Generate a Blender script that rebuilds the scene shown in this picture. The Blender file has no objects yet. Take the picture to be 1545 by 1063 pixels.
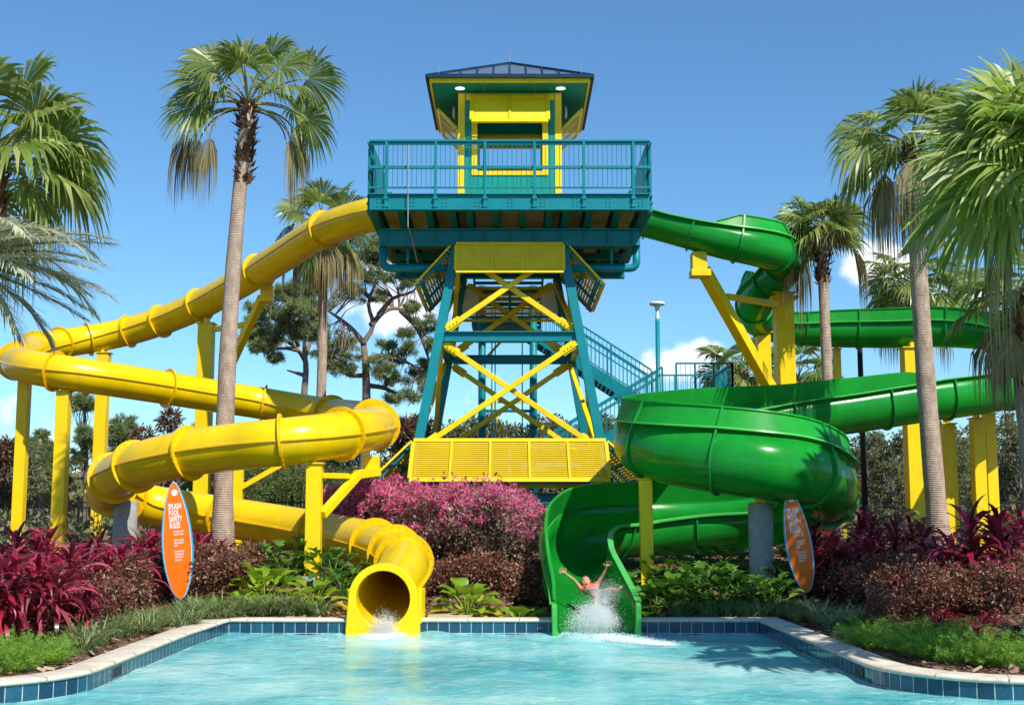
import bpy, bmesh, math, random
import numpy as np
from mathutils import Vector, Matrix
R = math.radians
PI = math.pi
random.seed(7); rng = np.random.default_rng(7)
scene = bpy.context.scene
C = scene.collection
# ------------------------------------------------------------------ camera model
CH = 1.6; F = 1900.0; TP = 0.125; P = math.atan(TP); CP = math.cos(P); SP = math.sin(P)
def at(px, py, Y):
    a = (px-772.5)/F; b = (531.5-py)/F
    d = Y/(CP-b*SP)
    return Vector((a*d, Y, CH+d*(SP+b*CP)))
def V(*a): return Vector(a)
# ------------------------------------------------------------------ materials
def nt(name):
    m = bpy.data.materials.new(name); m.use_nodes = True
    n = m.node_tree; n.nodes.clear()
    o = n.nodes.new('ShaderNodeOutputMaterial'); return m, n, o
def N(n, t, **k):
    x = n.nodes.new(t)
    for a, b in k.items():
        if a in x.inputs.keys() if isinstance(a, str) else False: x.inputs[a].default_value = b
        else: setattr(x, a, b)
    return x
def ramp(n, fac, cols):
    r = n.nodes.new('ShaderNodeValToRGB'); e = r.color_ramp.elements
    while len(e) < len(cols): e.new(0.5)
    for i, (p, c) in enumerate(cols): e[i].position = p; e[i].color = (*c, 1)
    n.links.new(fac, r.inputs[0]); return r.outputs[0]
def noise(n, scale, detail=4, rough=.6, coord='Object', stretch=None):
    tc = n.nodes.new('ShaderNodeTexCoord'); src = tc.outputs[coord]
    if stretch:
        mp = n.nodes.new('ShaderNodeMapping'); mp.inputs['Scale'].default_value = stretch
        n.links.new(src, mp.inputs[0]); src = mp.outputs[0]
    x = n.nodes.new('ShaderNodeTexNoise'); x.inputs['Scale'].default_value = scale
    x.inputs['Detail'].default_value = detail; x.inputs['Roughness'].default_value = rough
    n.links.new(src, x.inputs['Vector']); return x.outputs['Fac']
def mixc(n, fac, a, b, mode='MIX'):
    x = n.nodes.new('ShaderNodeMix'); x.data_type = 'RGBA'; x.blend_type = mode
    for s, i in ((fac, 0), (a, 6), (b, 7)):
        if isinstance(s, (int, float)): x.inputs[i].default_value = s
        elif isinstance(s, tuple): x.inputs[i].default_value = (*s, 1)
        else: n.links.new(s, x.inputs[i])
    return x.outputs[2]
def bump(n, h, strength=.3, dist=.01):
    b = n.nodes.new('ShaderNodeBump'); b.inputs['Strength'].default_value = strength
    b.inputs['Distance'].default_value = dist; n.links.new(h, b.inputs['Height']); return b.outputs[0]
def pbsdf(n, col, rough=.5, metal=0, coat=0, nrm=None, spec=.5):
    p = n.nodes.new('ShaderNodeBsdfPrincipled')
    if isinstance(col, tuple): p.inputs['Base Color'].default_value = (*col, 1)
    else: n.links.new(col, p.inputs['Base Color'])
    if isinstance(rough, (int, float)): p.inputs['Roughness'].default_value = rough
    else: n.links.new(rough, p.inputs['Roughness'])
    p.inputs['Metallic'].default_value = metal; p.inputs['Coat Weight'].default_value = coat
    p.inputs['Coat Roughness'].default_value = .08
    p.inputs['Specular IOR Level'].default_value = spec
    if nrm: n.links.new(nrm, p.inputs['Normal'])
    return p
def paint(name, col, rough=.35, var=.12, scale=3, metal=0, coat=0, dirt=None, trans=0, bs=.0):
    m, n, o = nt(name)
    f = noise(n, scale, 5, .65)
    dark = tuple(c*(1-var*2) for c in col); lite = tuple(min(1, c*(1+var)) for c in col)
    c = ramp(n, f, [(.3, dark), (.7, lite)])
    if dirt:
        f2 = noise(n, scale*2.3, 8, .75, stretch=(1, 1, .35))
        c = mixc(n, ramp(n, f2, [(.5, (0, 0, 0)), (.78, (.5, .5, .5))]), c, dirt)
        f4 = noise(n, scale*7, 6, .7, stretch=(1, 1, .1))
        c = mixc(n, ramp(n, f4, [(.58, (0, 0, 0)), (.8, (.35, .35, .35))]), c, dirt)
    f3 = noise(n, scale*1.7, 3)
    rr = n.nodes.new('ShaderNodeMapRange'); rr.inputs['To Min'].default_value = max(0, rough-.1); rr.inputs['To Max'].default_value = rough+.15
    n.links.new(f3, rr.inputs[0])
    nr = bump(n, noise(n, 25, 4), bs, .01) if bs else None
    p = pbsdf(n, c, rr.outputs[0], metal, coat, nr, spec=.3)
    if trans:
        t = n.nodes.new('ShaderNodeBsdfTranslucent'); n.links.new(c, t.inputs['Color'])
        mx = n.nodes.new('ShaderNodeMixShader'); mx.inputs[0].default_value = trans
        n.links.new(p.outputs[0], mx.inputs[1]); n.links.new(t.outputs[0], mx.inputs[2])
        n.links.new(mx.outputs[0], o.inputs[0])
    else: n.links.new(p.outputs[0], o.inputs[0])
    return m
def leafmat(name, cols, trans=.3, rough=.5, objvar=.15, big=None):
    trans = min(.5, trans*1.25)
    """colour per leaf (random per island) among cols, plus soft clumps"""
    m, n, o = nt(name)
    g = n.nodes.new('ShaderNodeNewGeometry')
    k = len(cols)
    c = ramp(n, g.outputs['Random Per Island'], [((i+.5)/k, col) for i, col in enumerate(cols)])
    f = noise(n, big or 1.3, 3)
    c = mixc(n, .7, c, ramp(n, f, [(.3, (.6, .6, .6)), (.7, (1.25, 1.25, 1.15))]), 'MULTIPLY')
    p = pbsdf(n, c, rough)
    t = n.nodes.new('ShaderNodeBsdfTranslucent'); n.links.new(c, t.inputs['Color'])
    mx = n.nodes.new('ShaderNodeMixShader'); mx.inputs[0].default_value = trans
    n.links.new(p.outputs[0], mx.inputs[1]); n.links.new(t.outputs[0], mx.inputs[2])
    n.links.new(mx.outputs[0], o.inputs[0]); return m
def glow(name, col, s):
    m, n, o = nt(name); e = n.nodes.new('ShaderNodeEmission'); e.inputs[0].default_value = (*col, 1); e.inputs[1].default_value = s
    n.links.new(e.outputs[0], o.inputs[0]); return m
M = {}
M['yellow_tube'] = paint('yellow_tube', (.88, .60, .002), .26, .07, 1.0, coat=.25, dirt=(.56, .33, .01), trans=.1)
M['yellow_flange'] = paint('yellow_flange', (.84, .50, .002), .35, .08, 4, trans=.05)
M['yellow_paint'] = paint('yellow_paint', (.86, .60, .002), .4, .05, 2, dirt=(.56, .36, .01))
M['yellow_slat'] = paint('yellow_slat', (.86, .58, .003), .45, .05, 2)
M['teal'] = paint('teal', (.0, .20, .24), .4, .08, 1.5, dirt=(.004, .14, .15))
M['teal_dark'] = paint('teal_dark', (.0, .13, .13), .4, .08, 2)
M['teal_wall'] = paint('teal_wall', (.0, .26, .21), .5, .05, 2)
M['green'] = paint('green', (.015, .44, .045), .22, .12, .9, coat=.45, dirt=(.02, .26, .03), trans=.45)
M['green_rim'] = paint('green_rim', (.09, .52, .10), .3, .10, 2, coat=0, trans=.1)
M['green_rib'] = paint('green_rib', (.008, .26, .04), .35, .1, 2)
M['navy'] = paint('navy', (.008, .03, .06), .35, .1, 3)
M['roof_metal'] = paint('roof_metal', (.22, .30, .38), .3, .08, 2, metal=.6)  # pale blue-grey: the sky's grazing reflection on the panels put into the colour
M['ply'] = paint('ply', (.68, .56, .36), .8, .2, 1.3, dirt=(.30, .22, .13))
M['concrete'] = paint('concrete', (.34, .34, .33), .85, .14, 5, dirt=(.18, .17, .15), bs=.3)
M['sand'] = paint('sand', (.50, .40, .28), .9, .15, 6, dirt=(.25, .18, .11), bs=.5)
M['coping'] = paint('coping', (.66, .58, .46), .75, .12, 4, dirt=(.38, .31, .22), bs=.4)
M['white'] = paint('white', (.78, .78, .75), .5, .04, 4)
M['galv'] = paint('galv', (.4, .4, .4), .4, .1, 6, metal=.7)
M['black'] = paint('black', (.01, .01, .012), .4, .1, 4)
M['lamp_on'] = glow('lamp_on', (1, .97, .9), 1.4)
M['trunk'] = None
# ------------------------------------------------------------------ mesh builder
class MB:
    def __init__(s): s.v = []; s.f = []; s.m = []; s.uv = None
    def add(s, vs, fs, mi=0):
        o = len(s.v); s.v.extend([tuple(x) for x in vs]); s.f.extend([tuple(i+o for i in q) for q in fs]); s.m.extend([mi]*len(fs)); return s
    def box(s, x0, x1, y0, y1, z0, z1, mi=0):
        return s.add([(x0,y0,z0),(x1,y0,z0),(x1,y1,z0),(x0,y1,z0),(x0,y0,z1),(x1,y0,z1),(x1,y1,z1),(x0,y1,z1)],
              [(0,3,2,1),(4,5,6,7),(0,1,5,4),(1,2,6,5),(2,3,7,6),(3,0,4,7)], mi)
    def beam(s, a, b, w, h, up=(0,0,1), mi=0):
        a = Vector(a); b = Vector(b); t = (b-a).normalized(); up = Vector(up)
        if abs(t.dot(up)) > .98: up = Vector((0,1,0))
        sd = t.cross(up).normalized()*w/2; u = sd.normalized().cross(t).normalized()*h/2
        vs = [a-sd-u, a+sd-u, a+sd+u, a-sd+u, b-sd-u, b+sd-u, b+sd+u, b-sd+u]
        return s.add(vs, [(0,1,2,3),(7,6,5,4),(0,4,5,1),(1,5,6,2),(2,6,7,3),(3,7,4,0)], mi)
    def ibeam(s, a, b, w, h, t=.02, up=(0,0,1)):
        a = Vector(a); b = Vector(b); d = (b-a).normalized(); up = Vector(up)
        if abs(d.dot(up)) > .98: up = Vector((0,1,0))
        sd = d.cross(up).normalized(); u = sd.cross(d).normalized()
        s.beam(a+u*(h/2-t/2), b+u*(h/2-t/2), w, t, up); s.beam(a-u*(h/2-t/2), b-u*(h/2-t/2), w, t, up)
        s.beam(a, b, t, h-2*t, up); return s
    def cyl(s, a, b, r0, r1=None, n=12, mi=0, caps=True):
        r1 = r0 if r1 is None else r1
        return s.tube([a, b], [r0, r1], n, mi, caps)
    def tube(s, pts, rad, n=12, mi=0, caps=True):
        pts = [Vector(p) for p in pts]
        if isinstance(rad, (int, float)): rad = [rad]*len(pts)
        vs = []; prev = None
        for i, p in enumerate(pts):
            t = (pts[min(i+1, len(pts)-1)]-pts[max(i-1, 0)]).normalized()
            if prev is None:
                ref = Vector((0,0,1)) if abs(t.z) < .9 else Vector((1,0,0))
                sd = t.cross(ref).normalized()
            else: sd = (prev - t*prev.dot(t)).normalized()
            prev = sd; u = sd.cross(t)
            for k in range(n):
                a = 2*PI*k/n; vs.append(p+(sd*math.cos(a)+u*math.sin(a))*rad[i])
        fs = []
        for i in range(len(pts)-1):
            for k in range(n):
                k2 = (k+1) % n; fs.append((i*n+k, i*n+k2, (i+1)*n+k2, (i+1)*n+k))
        if caps: fs.append(tuple(range(n-1, -1, -1))); fs.append(tuple(range((len(pts)-1)*n, len(pts)*n)))
        return s.add(vs, fs, mi)
    def lathe(s, c, prof, n=20, mi=0):
        c = Vector(c); vs = []
        for r, z in prof:
            for k in range(n):
                a = 2*PI*k/n; vs.append(c+Vector((r*math.cos(a), r*math.sin(a), z)))
        fs = [(i*n+k, i*n+(k+1) % n, (i+1)*n+(k+1) % n, (i+1)*n+k) for i in range(len(prof)-1) for k in range(n)]
        return s.add(vs, fs, mi)
    def build(s, name, mat, parent=None, smooth=False, bevel=0, loc=None):
        return mkobj(name, s.v, s.f, mat, parent, smooth, bevel, loc, s.m)
LOC = {}
def mkobj(name, v, f, mat, parent=None, smooth=False, bevel=0, loc=None, mi=None):
    me = bpy.data.meshes.new(name)
    L = LOC.get(parent.name, Vector()) if parent else (Vector(loc) if loc is not None else Vector())
    va = np.asarray(v, dtype=float).reshape(-1, 3) - np.array(L)
    if isinstance(f, np.ndarray): f = f.tolist()
    me.from_pydata(va.tolist(), [], f)
    mats = mat if isinstance(mat, list) else [mat]
    for x in mats: me.materials.append(x)
    if mi is not None and len(mats) > 1: me.polygons.foreach_set('material_index', mi)
    if smooth: me.polygons.foreach_set('use_smooth', [True]*len(me.polygons))
    me.update()
    o = bpy.data.objects.new(name, me); C.objects.link(o)
    if parent: o.parent = parent; LOC[o.name] = L
    else: o.location = L; LOC[o.name] = L
    if bevel:
        b = o.modifiers.new('bevel', 'BEVEL'); b.width = bevel; b.segments = 2; b.limit_method = 'ANGLE'; b.angle_limit = R(40)
    return o
def tag(o, label=None, cat=None, group=None, kind=None):
    if label: o['label'] = label
    if cat: o['category'] = cat
    if group: o['group'] = group
    if kind: o['kind'] = kind
    return o
def thing(name, label, cat, loc=(0,0,0), group=None):
    o = bpy.data.objects.new(name, None); C.objects.link(o); o.location = loc; o.empty_display_size = .3
    LOC[o.name] = Vector(loc); return tag(o, label, cat, group)
KIDS = {}
def dup(root, loc, rz=0, sc=1, label=None, group=None):
    r = root.copy(); C.objects.link(r); r.location = loc; r.rotation_euler = (0, 0, rz)
    r.scale = (sc, sc, sc) if isinstance(sc, (int, float)) else sc
    if label: r['label'] = label
    if group: r['group'] = group
    for ch in list(root.children):
        c = ch.copy(); C.objects.link(c); c.parent = r
        for g in ch.children:
            d = g.copy(); C.objects.link(d); d.parent = c
    return r
def spline(pts, step=.12):
    """Catmull-Rom through pts, resampled evenly; returns points and source parameter"""
    p = [Vector(q) for q in pts]; p = [p[0]*2-p[1]]+p+[p[-1]*2-p[-2]]
    out = []; par = []
    for i in range(1, len(p)-2):
        for k in range(20):
            t = k/20; a, b, c, d = p[i-1], p[i], p[i+1], p[i+2]
            out.append(.5*((2*b)+(c-a)*t+(2*a-5*b+4*c-d)*t*t+(3*b-a-3*c+d)*t**3)); par.append(i-1+t)
    out.append(p[-2]); par.append(len(pts)-1)
    A = np.array(out)
    for _ in range(12): A[1:-1] = A[1:-1]*.5+(A[:-2]+A[2:])*.25
    L = np.concatenate([[0], np.cumsum(np.linalg.norm(A[1:]-A[:-1], axis=1))])
    n = int(L[-1]/step); s = np.linspace(0, L[-1], n)
    Q = np.stack([np.interp(s, L, A[:, k]) for k in range(3)], 1)
    return [Vector(q) for q in Q], np.interp(s, L, par), s
# ================================================================== POOL, GROUND
SEG = 16
def arc(cx, cy, r, a0, a1, n=10): return [(cx+r*math.cos(R(a0+(a1-a0)*i/n)), cy+r*math.sin(R(a0+(a1-a0)*i/n))) for i in range(n+1)]
# inner face of the pool wall, counter-clockwise seen from above
pool = [(-4.2, 19.0)]
pool += [(-4.28, 17), (-4.27, 15)]
pool += arc(-5.55, 13.2, 1.3, 0, -90, 10)
pool += [(-7.5, 11.75), (-12, 11.6), (-12, 2.2), (13, 2.2), (13, 12.1), (7, 12.2)]
pool += arc(5.2, 13.7, 1.45, 270, 180, 10)
pool += [(3.72, 15.5), (3.66, 19.0), (1.86, 19.0), (.62, 19.0), (-1.42, 19.0), (-2.46, 19.0)]
def cutout(a, b):
    xm = (a[0]+b[0])/2
    return a[1] > 18.9 and b[1] > 18.9 and (.62 < xm < 1.86 or -2.46 < xm < -1.42)
def resamp(poly, st):
    out = []
    for i in range(len(poly)):
        a = poly[i]; b = poly[(i+1) % len(poly)]; d = math.dist(a, b); n = max(1, int(d/st))
        for k in range(n): out.append((a[0]+(b[0]-a[0])*k/n, a[1]+(b[1]-a[1])*k/n))
    return out
poolr = resamp(pool, .25)
def offs(poly, d):
    n = len(poly); out = []
    for i in range(n):
        a, b, c = poly[i-1], poly[i], poly[(i+1) % n]
        e1 = Vector((b[0]-a[0], b[1]-a[1])).normalized(); e2 = Vector((c[0]-b[0], c[1]-b[1])).normalized()
        n1 = Vector((-e1.y, e1.x)); n2 = Vector((-e2.y, e2.x)); m = (n1+n2); m = m/max(.5, m.length_squared)*2
        out.append((b[0]-m.x*d, b[1]-m.y*d))
    return out
# orientation test: outward normal must point out of the pool
def area(p): return sum(p[i-1][0]*p[i][1]-p[i][0]*p[i-1][1] for i in range(len(p)))/2
OS = 1 if area(pool) > 0 else -1
def inside(x, y, poly):
    c = False; n = len(poly); j = n-1
    for i in range(n):
        xi, yi = poly[i]; xj, yj = poly[j]
        if (yi > y) != (yj > y) and x < (xj-xi)*(y-yi)/(yj-yi)+xi: c = not c
        j = i
    return c
# slide centre lines (needed so that the bank dips under the slides)
YP = [(620,318,29.5),(585,321,29.7),(545,328,30.2),(490,347,31.2),(440,378,32.6),(390,410,34),(345,437,35.2),(300,461,36.2),(250,482,37),(200,498,37.5),(150,509,37.5),
 (100,517,36.9),(60,524,35.7),(33,534,34),(24,543,32.6),(40,552,31.3),(85,560,30.7),(140,568,30.9),(200,577,31.5),(257,586,32.2),(330,598,33),(400,609,33.6),
 (465,620,33.2),(520,628,31.6),(555,633,29.3),(567,638,27),(562,645,25),(530,652,23.5),(480,660,22.6),(420,667,22.3),(350,674,22.6),(280,684,23),
 (220,698,23.5),(178,716,24.3),(163,733,25.3),(178,748,26.2),(215,759,26.8),(270,769,27),(330,778,26.8),(400,789,26.4),(460,799,25.8),(520,811,24.8),(565,822,23.7),
 (598,835,22.5),(610,850,21.4),(605,868,20.5),(592,886,19.7),(579,902,18.95)]
GP = [(940,322,29.2),(985,333,29.2),(1030,345,29.1),(1090,362,29.0),(1140,373,29.1),(1172,382,29.6),(1184,395,30.5),(1175,415,31.5),(1152,440,32.3),(1138,462,33.2),(1142,480,34.2),
 (1175,492,35.0),(1240,497,35.2),(1330,498,35),(1430,496,34.5),(1530,504,33.6),(1592,521,32),(1612,545,30.2),(1570,570,28.7),(1480,588,27.8),(1390,600,27.5),
 (1290,615,27.3),(1180,630,27),(1080,641,26.5),(1005,651,25.2),(972,664,23.5),(990,677,22.1),(1060,690,21.2),(1150,702,20.9),(1215,714,21.4),(1248,735,22.6),
 (1228,762,24.2),(1150,782,25.1),(1050,790,25.4),(960,796,25.2),(895,804,24.3),(873,822,23),(868,848,21.8),(878,880,20.5),(893,918,19.4),(899,938,18.8)]
YW, Ypar, Ys = spline([at(*p) for p in YP]); GW, Gpar, Gs = spline([at(*p) for p in GP])
low = [(p.x, p.y, p.z-.62) for p in YW if p.z < 2.2][::3]+[(p.x, p.y, p.z-.85) for p in GW if p.z < 2.2][::3]
low = np.array(low)
def smooth(a, b, x): t = min(1, max(0, (x-a)/(b-a))); return t*t*(3-2*t)
def gz(x, y, fine=True):
    """ground height: level by the pool, banked up behind it"""
    base = -.03+.62*smooth(19.4, 24, y)
    sideL = .35*smooth(5.2, 9, -x); sideR = .45*smooth(4.6, 9, x)
    base = max(base, -.03+max(sideL, sideR)*smooth(12.6, 16, y))
    if y < 12: base = -.03
    if y < 32 and y > 18.5:
        d = (low[:, 0]-x)**2+(low[:, 1]-y)**2; k = int(np.argmin(d)); dd = math.sqrt(d[k])
        lim = low[k, 2]+max(0, dd-.75)*.8
        base = min(base, max(lim, -.35))
    return base
xs = list(np.arange(-12, 13.01, .16)); ys = list(np.arange(11, 30.01, .16))
e = 13.0; st = .4
while e < 900: xs.append(e); xs.insert(0, -e); e += st; st *= 1.3
e = 30.3; st = .4
while e < 1500: ys.append(e); e += st; st *= 1.3
e = 10.5; st = .6
while e > -60: ys.insert(0, e); e -= st; st *= 1.25
pc = offs(poolr, .14*OS)
vid = {}; gv = []; gf = []
for j, y in enumerate(ys):
    for i, x in enumerate(xs):
        z = gz(x, y)
        nr = (-12.5 < x < 13.5 and 10 < y < 30)
        if nr: z += (random.random()-.5)*.035+.03*math.sin(x*2.1+y*1.3)*math.sin(y*1.7-x)*(1 if y > 19.6 else .3)
        z = min(z, -.02) if y < 19.4 and abs(x) < 5 else z
        gv.append((x, y, z))
W = len(xs)
for j in range(len(ys)-1):
    for i in range(W-1):
        cx = (xs[i]+xs[i+1])/2; cy = (ys[j]+ys[j+1])/2
        if -13 < cx < 14 and 1 < cy < 20 and inside(cx, cy, pc): continue
        gf.append((j*W+i, j*W+i+1, (j+1)*W+i+1, (j+1)*W+i))
m, n, o = nt('mulch')
vo = n.nodes.new('ShaderNodeTexVoronoi'); vo.inputs['Scale'].default_value = 22; vo.inputs['Randomness'].default_value = 1
tc = n.nodes.new('ShaderNodeTexCoord'); mp = n.nodes.new('ShaderNodeMapping'); mp.inputs['Scale'].default_value = (1, 1.7, 1); mp.inputs['Rotation'].default_value = (0, 0, .6)
ns = n.nodes.new('ShaderNodeTexNoise'); ns.inputs['Scale'].default_value = 6; n.links.new(tc.outputs['Object'], ns.inputs['Vector'])
n.links.new(mixc(n, .12, tc.outputs['Object'], ns.outputs['Color'], 'ADD'), mp.inputs[0]); n.links.new(mp.outputs[0], vo.inputs['Vector'])
sep = n.nodes.new('ShaderNodeSeparateColor'); n.links.new(vo.outputs['Color'], sep.inputs[0])
c = ramp(n, sep.outputs[0], [(0, (.045, .022, .012)), (.45, (.13, .066, .036)), (.75, (.22, .12, .07)), (1, (.36, .24, .16))])
c = mixc(n, .6, c, ramp(n, noise(n, .9, 4), [(.35, (.45, .42, .4)), (.65, (1.2, 1.1, 1.0))]), 'MULTIPLY')
p = pbsdf(n, c, .95, nrm=bump(n, vo.outputs['Distance'], .9, .03), spec=.2); n.links.new(p.outputs[0], o.inputs[0]); M['mulch'] = m
g = mkobj('ground', gv, gf, M['mulch'], smooth=False); tag(g, kind='structure')
# ---- loose mulch chips
mb_v = []; mb_f = []; COPO = offs(poolr, .36*OS)
cnt = 0
while cnt < 9000:
    x = random.uniform(-11, 12); y = random.choice([random.uniform(11.8, 20.5), random.uniform(19.2, 22.5)])
    if inside(x, y, pool): continue
    dmin = 0
    z = gz(x, y)+.015
    a = random.uniform(0, PI); l = random.uniform(.02, .06); w = l*random.uniform(.3, .5); t = random.uniform(-.5, .5)
    ca, sa = math.cos(a), math.sin(a)
    # keep chips off the coping
    if inside(x, y, COPO): continue
    o4 = len(mb_v)
    for sx, sy in ((-1,-1),(1,-1),(1,1),(-1,1)):
        mb_v.append((x+ca*sx*l-sa*sy*w, y+sa*sx*l+ca*sy*w, z+sx*l*t+sy*w*.5+.01))
    mb_f.append((o4, o4+1, o4+2, o4+3)); cnt += 1
M['chip'] = leafmat('chip', [(.05, .025, .014), (.15, .08, .045), (.3, .19, .12), (.1, .05, .03), (.42, .32, .22)], 0, .9)
tag(mkobj('mulch_chips', mb_v, mb_f, M['chip']), 'loose brown wood mulch chips and dead leaves strewn over the beds', 'mulch', kind='stuff')
# ---- pool wall: coping + tile band
wall = thing('pool_wall', 'pool edge wall with cream stone coping over a band of blue tiles', 'pool wall', (0, 19, -.25))
prof = [(.34, -.09), (.34, -.004), (.33, 0.002), (.02, .004), (-.018, -.004), (-.03, -.022), (-.018, -.042), (.012, -.048), (.012, -.09)]
cv = []; cf = []; n_ = len(poolr); jm = MB(); offs_j = offs(poolr, .33*OS); offs_i = offs(poolr, -.031*OS); M['joint'] = paint('joint', (.30, .25, .19), .9)
rings = [offs(poolr, d*OS) for d, z in prof]
for k, (d, z) in enumerate(prof): cv += [(x, y, z) for x, y in rings[k]]
for k in range(len(prof)-1):
    for i in range(n_):
        j = (i+1) % n_
        if cutout(poolr[i], poolr[j]): continue
        cf.append((k*n_+i, k*n_+j, (k+1)*n_+j, (k+1)*n_+i))
mkobj('coping', cv, cf, M['coping'], wall, True)
for i in range(0, n_, 3):        # open joints between the coping stones
    if cutout(poolr[i-1], poolr[i]) or cutout(poolr[i], poolr[(i+1) % n_]) or poolr[i][1] < 10: continue
    a = Vector((*offs_j[i], .0)); b = Vector((*offs_i[i], .0)); jm.beam(a+V(0,0,.0035), b+V(0,0,.0035), .007, .004); jm.beam(b+V(0,0,-.002), b+V(0,0,-.045), .007, .005, up=(0,1,0))
jm.build('coping_joints', M['joint'], wall)
m, n, o = nt('pool_tiles')
uvn = n.nodes.new('ShaderNodeUVMap'); br = n.nodes.new('ShaderNodeTexBrick'); br.offset = 0; br.squash = 1
br.inputs['Scale'].default_value = 1; br.inputs['Brick Width'].default_value = .163; br.inputs['Row Height'].default_value = .163
br.inputs['Mortar Size'].default_value = .0045; br.inputs['Mortar Smooth'].default_value = .1; br.inputs['Bias'].default_value = 0
br.inputs['Color1'].default_value = (.006, .035, .075, 1); br.inputs['Color2'].default_value = (.015, .085, .14, 1); br.inputs['Mortar'].default_value = (.42, .46, .46, 1)
n.links.new(uvn.outputs[0], br.inputs['Vector'])
c = mixc(n, .6, br.outputs['Color'], ramp(n, noise(n, 14, 6, .7), [(.3, (.5, .55, .6)), (.7, (1.6, 1.5, 1.4))]), 'MULTIPLY')
p = pbsdf(n, c, .12, nrm=bump(n, br.outputs['Fac'], -.4, .006)); n.links.new(p.outputs[0], o.inputs[0]); M['tiles'] = m
tv = []; tf = []; uv = []
L = 0
for i in range(n_):
    a = poolr[i]; b = poolr[(i+1) % n_]; d = math.dist(a, b)
    if cutout(a, b): L += d; continue
    o4 = len(tv); tv += [(a[0], a[1], -.55), (b[0], b[1], -.55), (b[0], b[1], -.043), (a[0], a[1], -.043)]
    tf.append((o4, o4+1, o4+2, o4+3)); uv += [(L, -.344), (L+d, -.344), (L+d, .163), (L, .163)]; L += d
to = mkobj('tile_band', tv, tf, M['tiles'], wall)
ul = to.data.uv_layers.new(name='UVMap'); ul.data.foreach_set('uv', [c for q in uv for c in q])
for (px, py, nx) in ((193, 1003, 1), (1289, 1004, -1)):
    x = -4.29 if nx > 0 else 3.74
    y = 13.9 if nx > 0 else 13.9
    s = MB(); s.box(x, x+.035, y-.16, y+.16, -.175, -.075); s.build('skimmer_opening', M['black'], wall)
# ---- water
wx = np.arange(-12.2, 13.2, .1); wy = np.arange(2.2, 19.05, .1)
X, Yg = np.meshgrid(wx, wy)
Z = np.full_like(X, -.205)
for k in range(26):
    a = rng.uniform(0, 2*PI); wl = rng.uniform(.35, 1.8); am = .0022*wl**.8
    Z += am*np.sin((X*math.cos(a)+Yg*math.sin(a))*2*PI/wl+rng.uniform(0, 6))
for (sx, sy, s) in ((.95, 18.2, .03), (-1.95, 18.6, .02)):
    d = np.hypot(X-sx, Yg-sy); Z += s*np.sin(d*9)*np.exp(-d*.8)
wv = np.stack([X, Yg, Z], -1).reshape(-1, 3); ww = len(wx)
idx = np.arange((len(wy)-1)*(ww-1)); jj = idx//(ww-1); ii = idx % (ww-1)
wf = np.stack([jj*ww+ii, jj*ww+ii+1, (jj+1)*ww+ii+1, (jj+1)*ww+ii], 1)
m, n, o = nt('water')
tcn = n.nodes.new('ShaderNodeTexCoord')
f1 = noise(n, .38, 6, .65, stretch=(.8, 1, 1)); f2 = noise(n, 4.5, 8, .75, stretch=(.9, .8, 1)); f3 = noise(n, 3.0, 6, .7, stretch=(.9, .9, 1)); f4 = noise(n, 13, 5, .65)
c = ramp(n, f1, [(.34, (.03, .33, .37)), (.5, (.17, .54, .54)), (.64, (.42, .70, .66))])
c = mixc(n, ramp(n, f2, [(.52, (0, 0, 0)), (.72, (.55, .55, .55))]), c, (.68, .82, .78))
b1 = n.nodes.new('ShaderNodeBump'); b1.inputs['Strength'].default_value = .8; b1.inputs['Distance'].default_value = .07; n.links.new(f3, b1.inputs['Height'])
b2 = n.nodes.new('ShaderNodeBump'); b2.inputs['Strength'].default_value = .35; b2.inputs['Distance'].default_value = .02; n.links.new(f4, b2.inputs['Height']); n.links.new(b1.outputs[0], b2.inputs['Normal'])
p = pbsdf(n, c, .06, nrm=b2.outputs[0]); p.inputs['IOR'].default_value = 1.33; n.links.new(p.outputs[0], o.inputs[0]); M['water'] = m
# keep the sheet inside the wall
keep = np.array([inside(float(X.flat[k]), float(Yg.flat[k]), offs(poolr, .12*OS)) if (Yg.flat[k] > 11 and abs(X.flat[k]) > 3) else True for k in range(X.size)])
wf = wf[keep[wf].all(1)]
tag(mkobj('pool_water', wv, wf, M['water'], smooth=True), kind='structure')
# concrete pad and sand between the two slide exits
pd = MB()
pd.box(-1.28, -.62, 19.36, 19.95, -.2, .02)
pd.build('concrete_pad', M['sand'], None, bevel=.01, loc=(-.95, 19.6, 0)); tag(bpy.data.objects['concrete_pad'], 'pale concrete pad beside the mouth of the yellow tube slide', 'pad')
# ================================================================== YELLOW TUBE SLIDE
def frames(pts, bank=0):
    out = []; n = len(pts)
    hd = []
    for i in range(n):
        t = (pts[min(i+1, n-1)]-pts[max(i-1, 0)]).normalized(); hd.append(t)
    curv = []
    for i in range(n):
        a = hd[max(0, i-3)]; b = hd[min(n-1, i+3)]; curv.append((a.x*b.y-a.y*b.x))
    curv = np.convolve(np.pad(curv, 8, mode='edge'), np.ones(17)/17, 'valid')
    for i in range(n):
        t = hd[i]; s = t.cross(Vector((0,0,1))).normalized(); u = s.cross(t)      # s = right hand side
        if bank:
            a = max(-.42, min(.42, curv[i]*bank)); q = Matrix.Rotation(-a, 3, t); s = q @ s; u = q @ u
        out.append((pts[i], t, s, u))
    return out
TR = .425
ytube = thing('tube_slide', 'long winding enclosed yellow tube water slide that ends in the pool at the left', 'water slide', tuple(YW[-1])[:2]+(-.2,))
fy = frames(YW)
NS = 28
cut = [0]+[i for i in range(8, len(YW)-8)]
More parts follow.
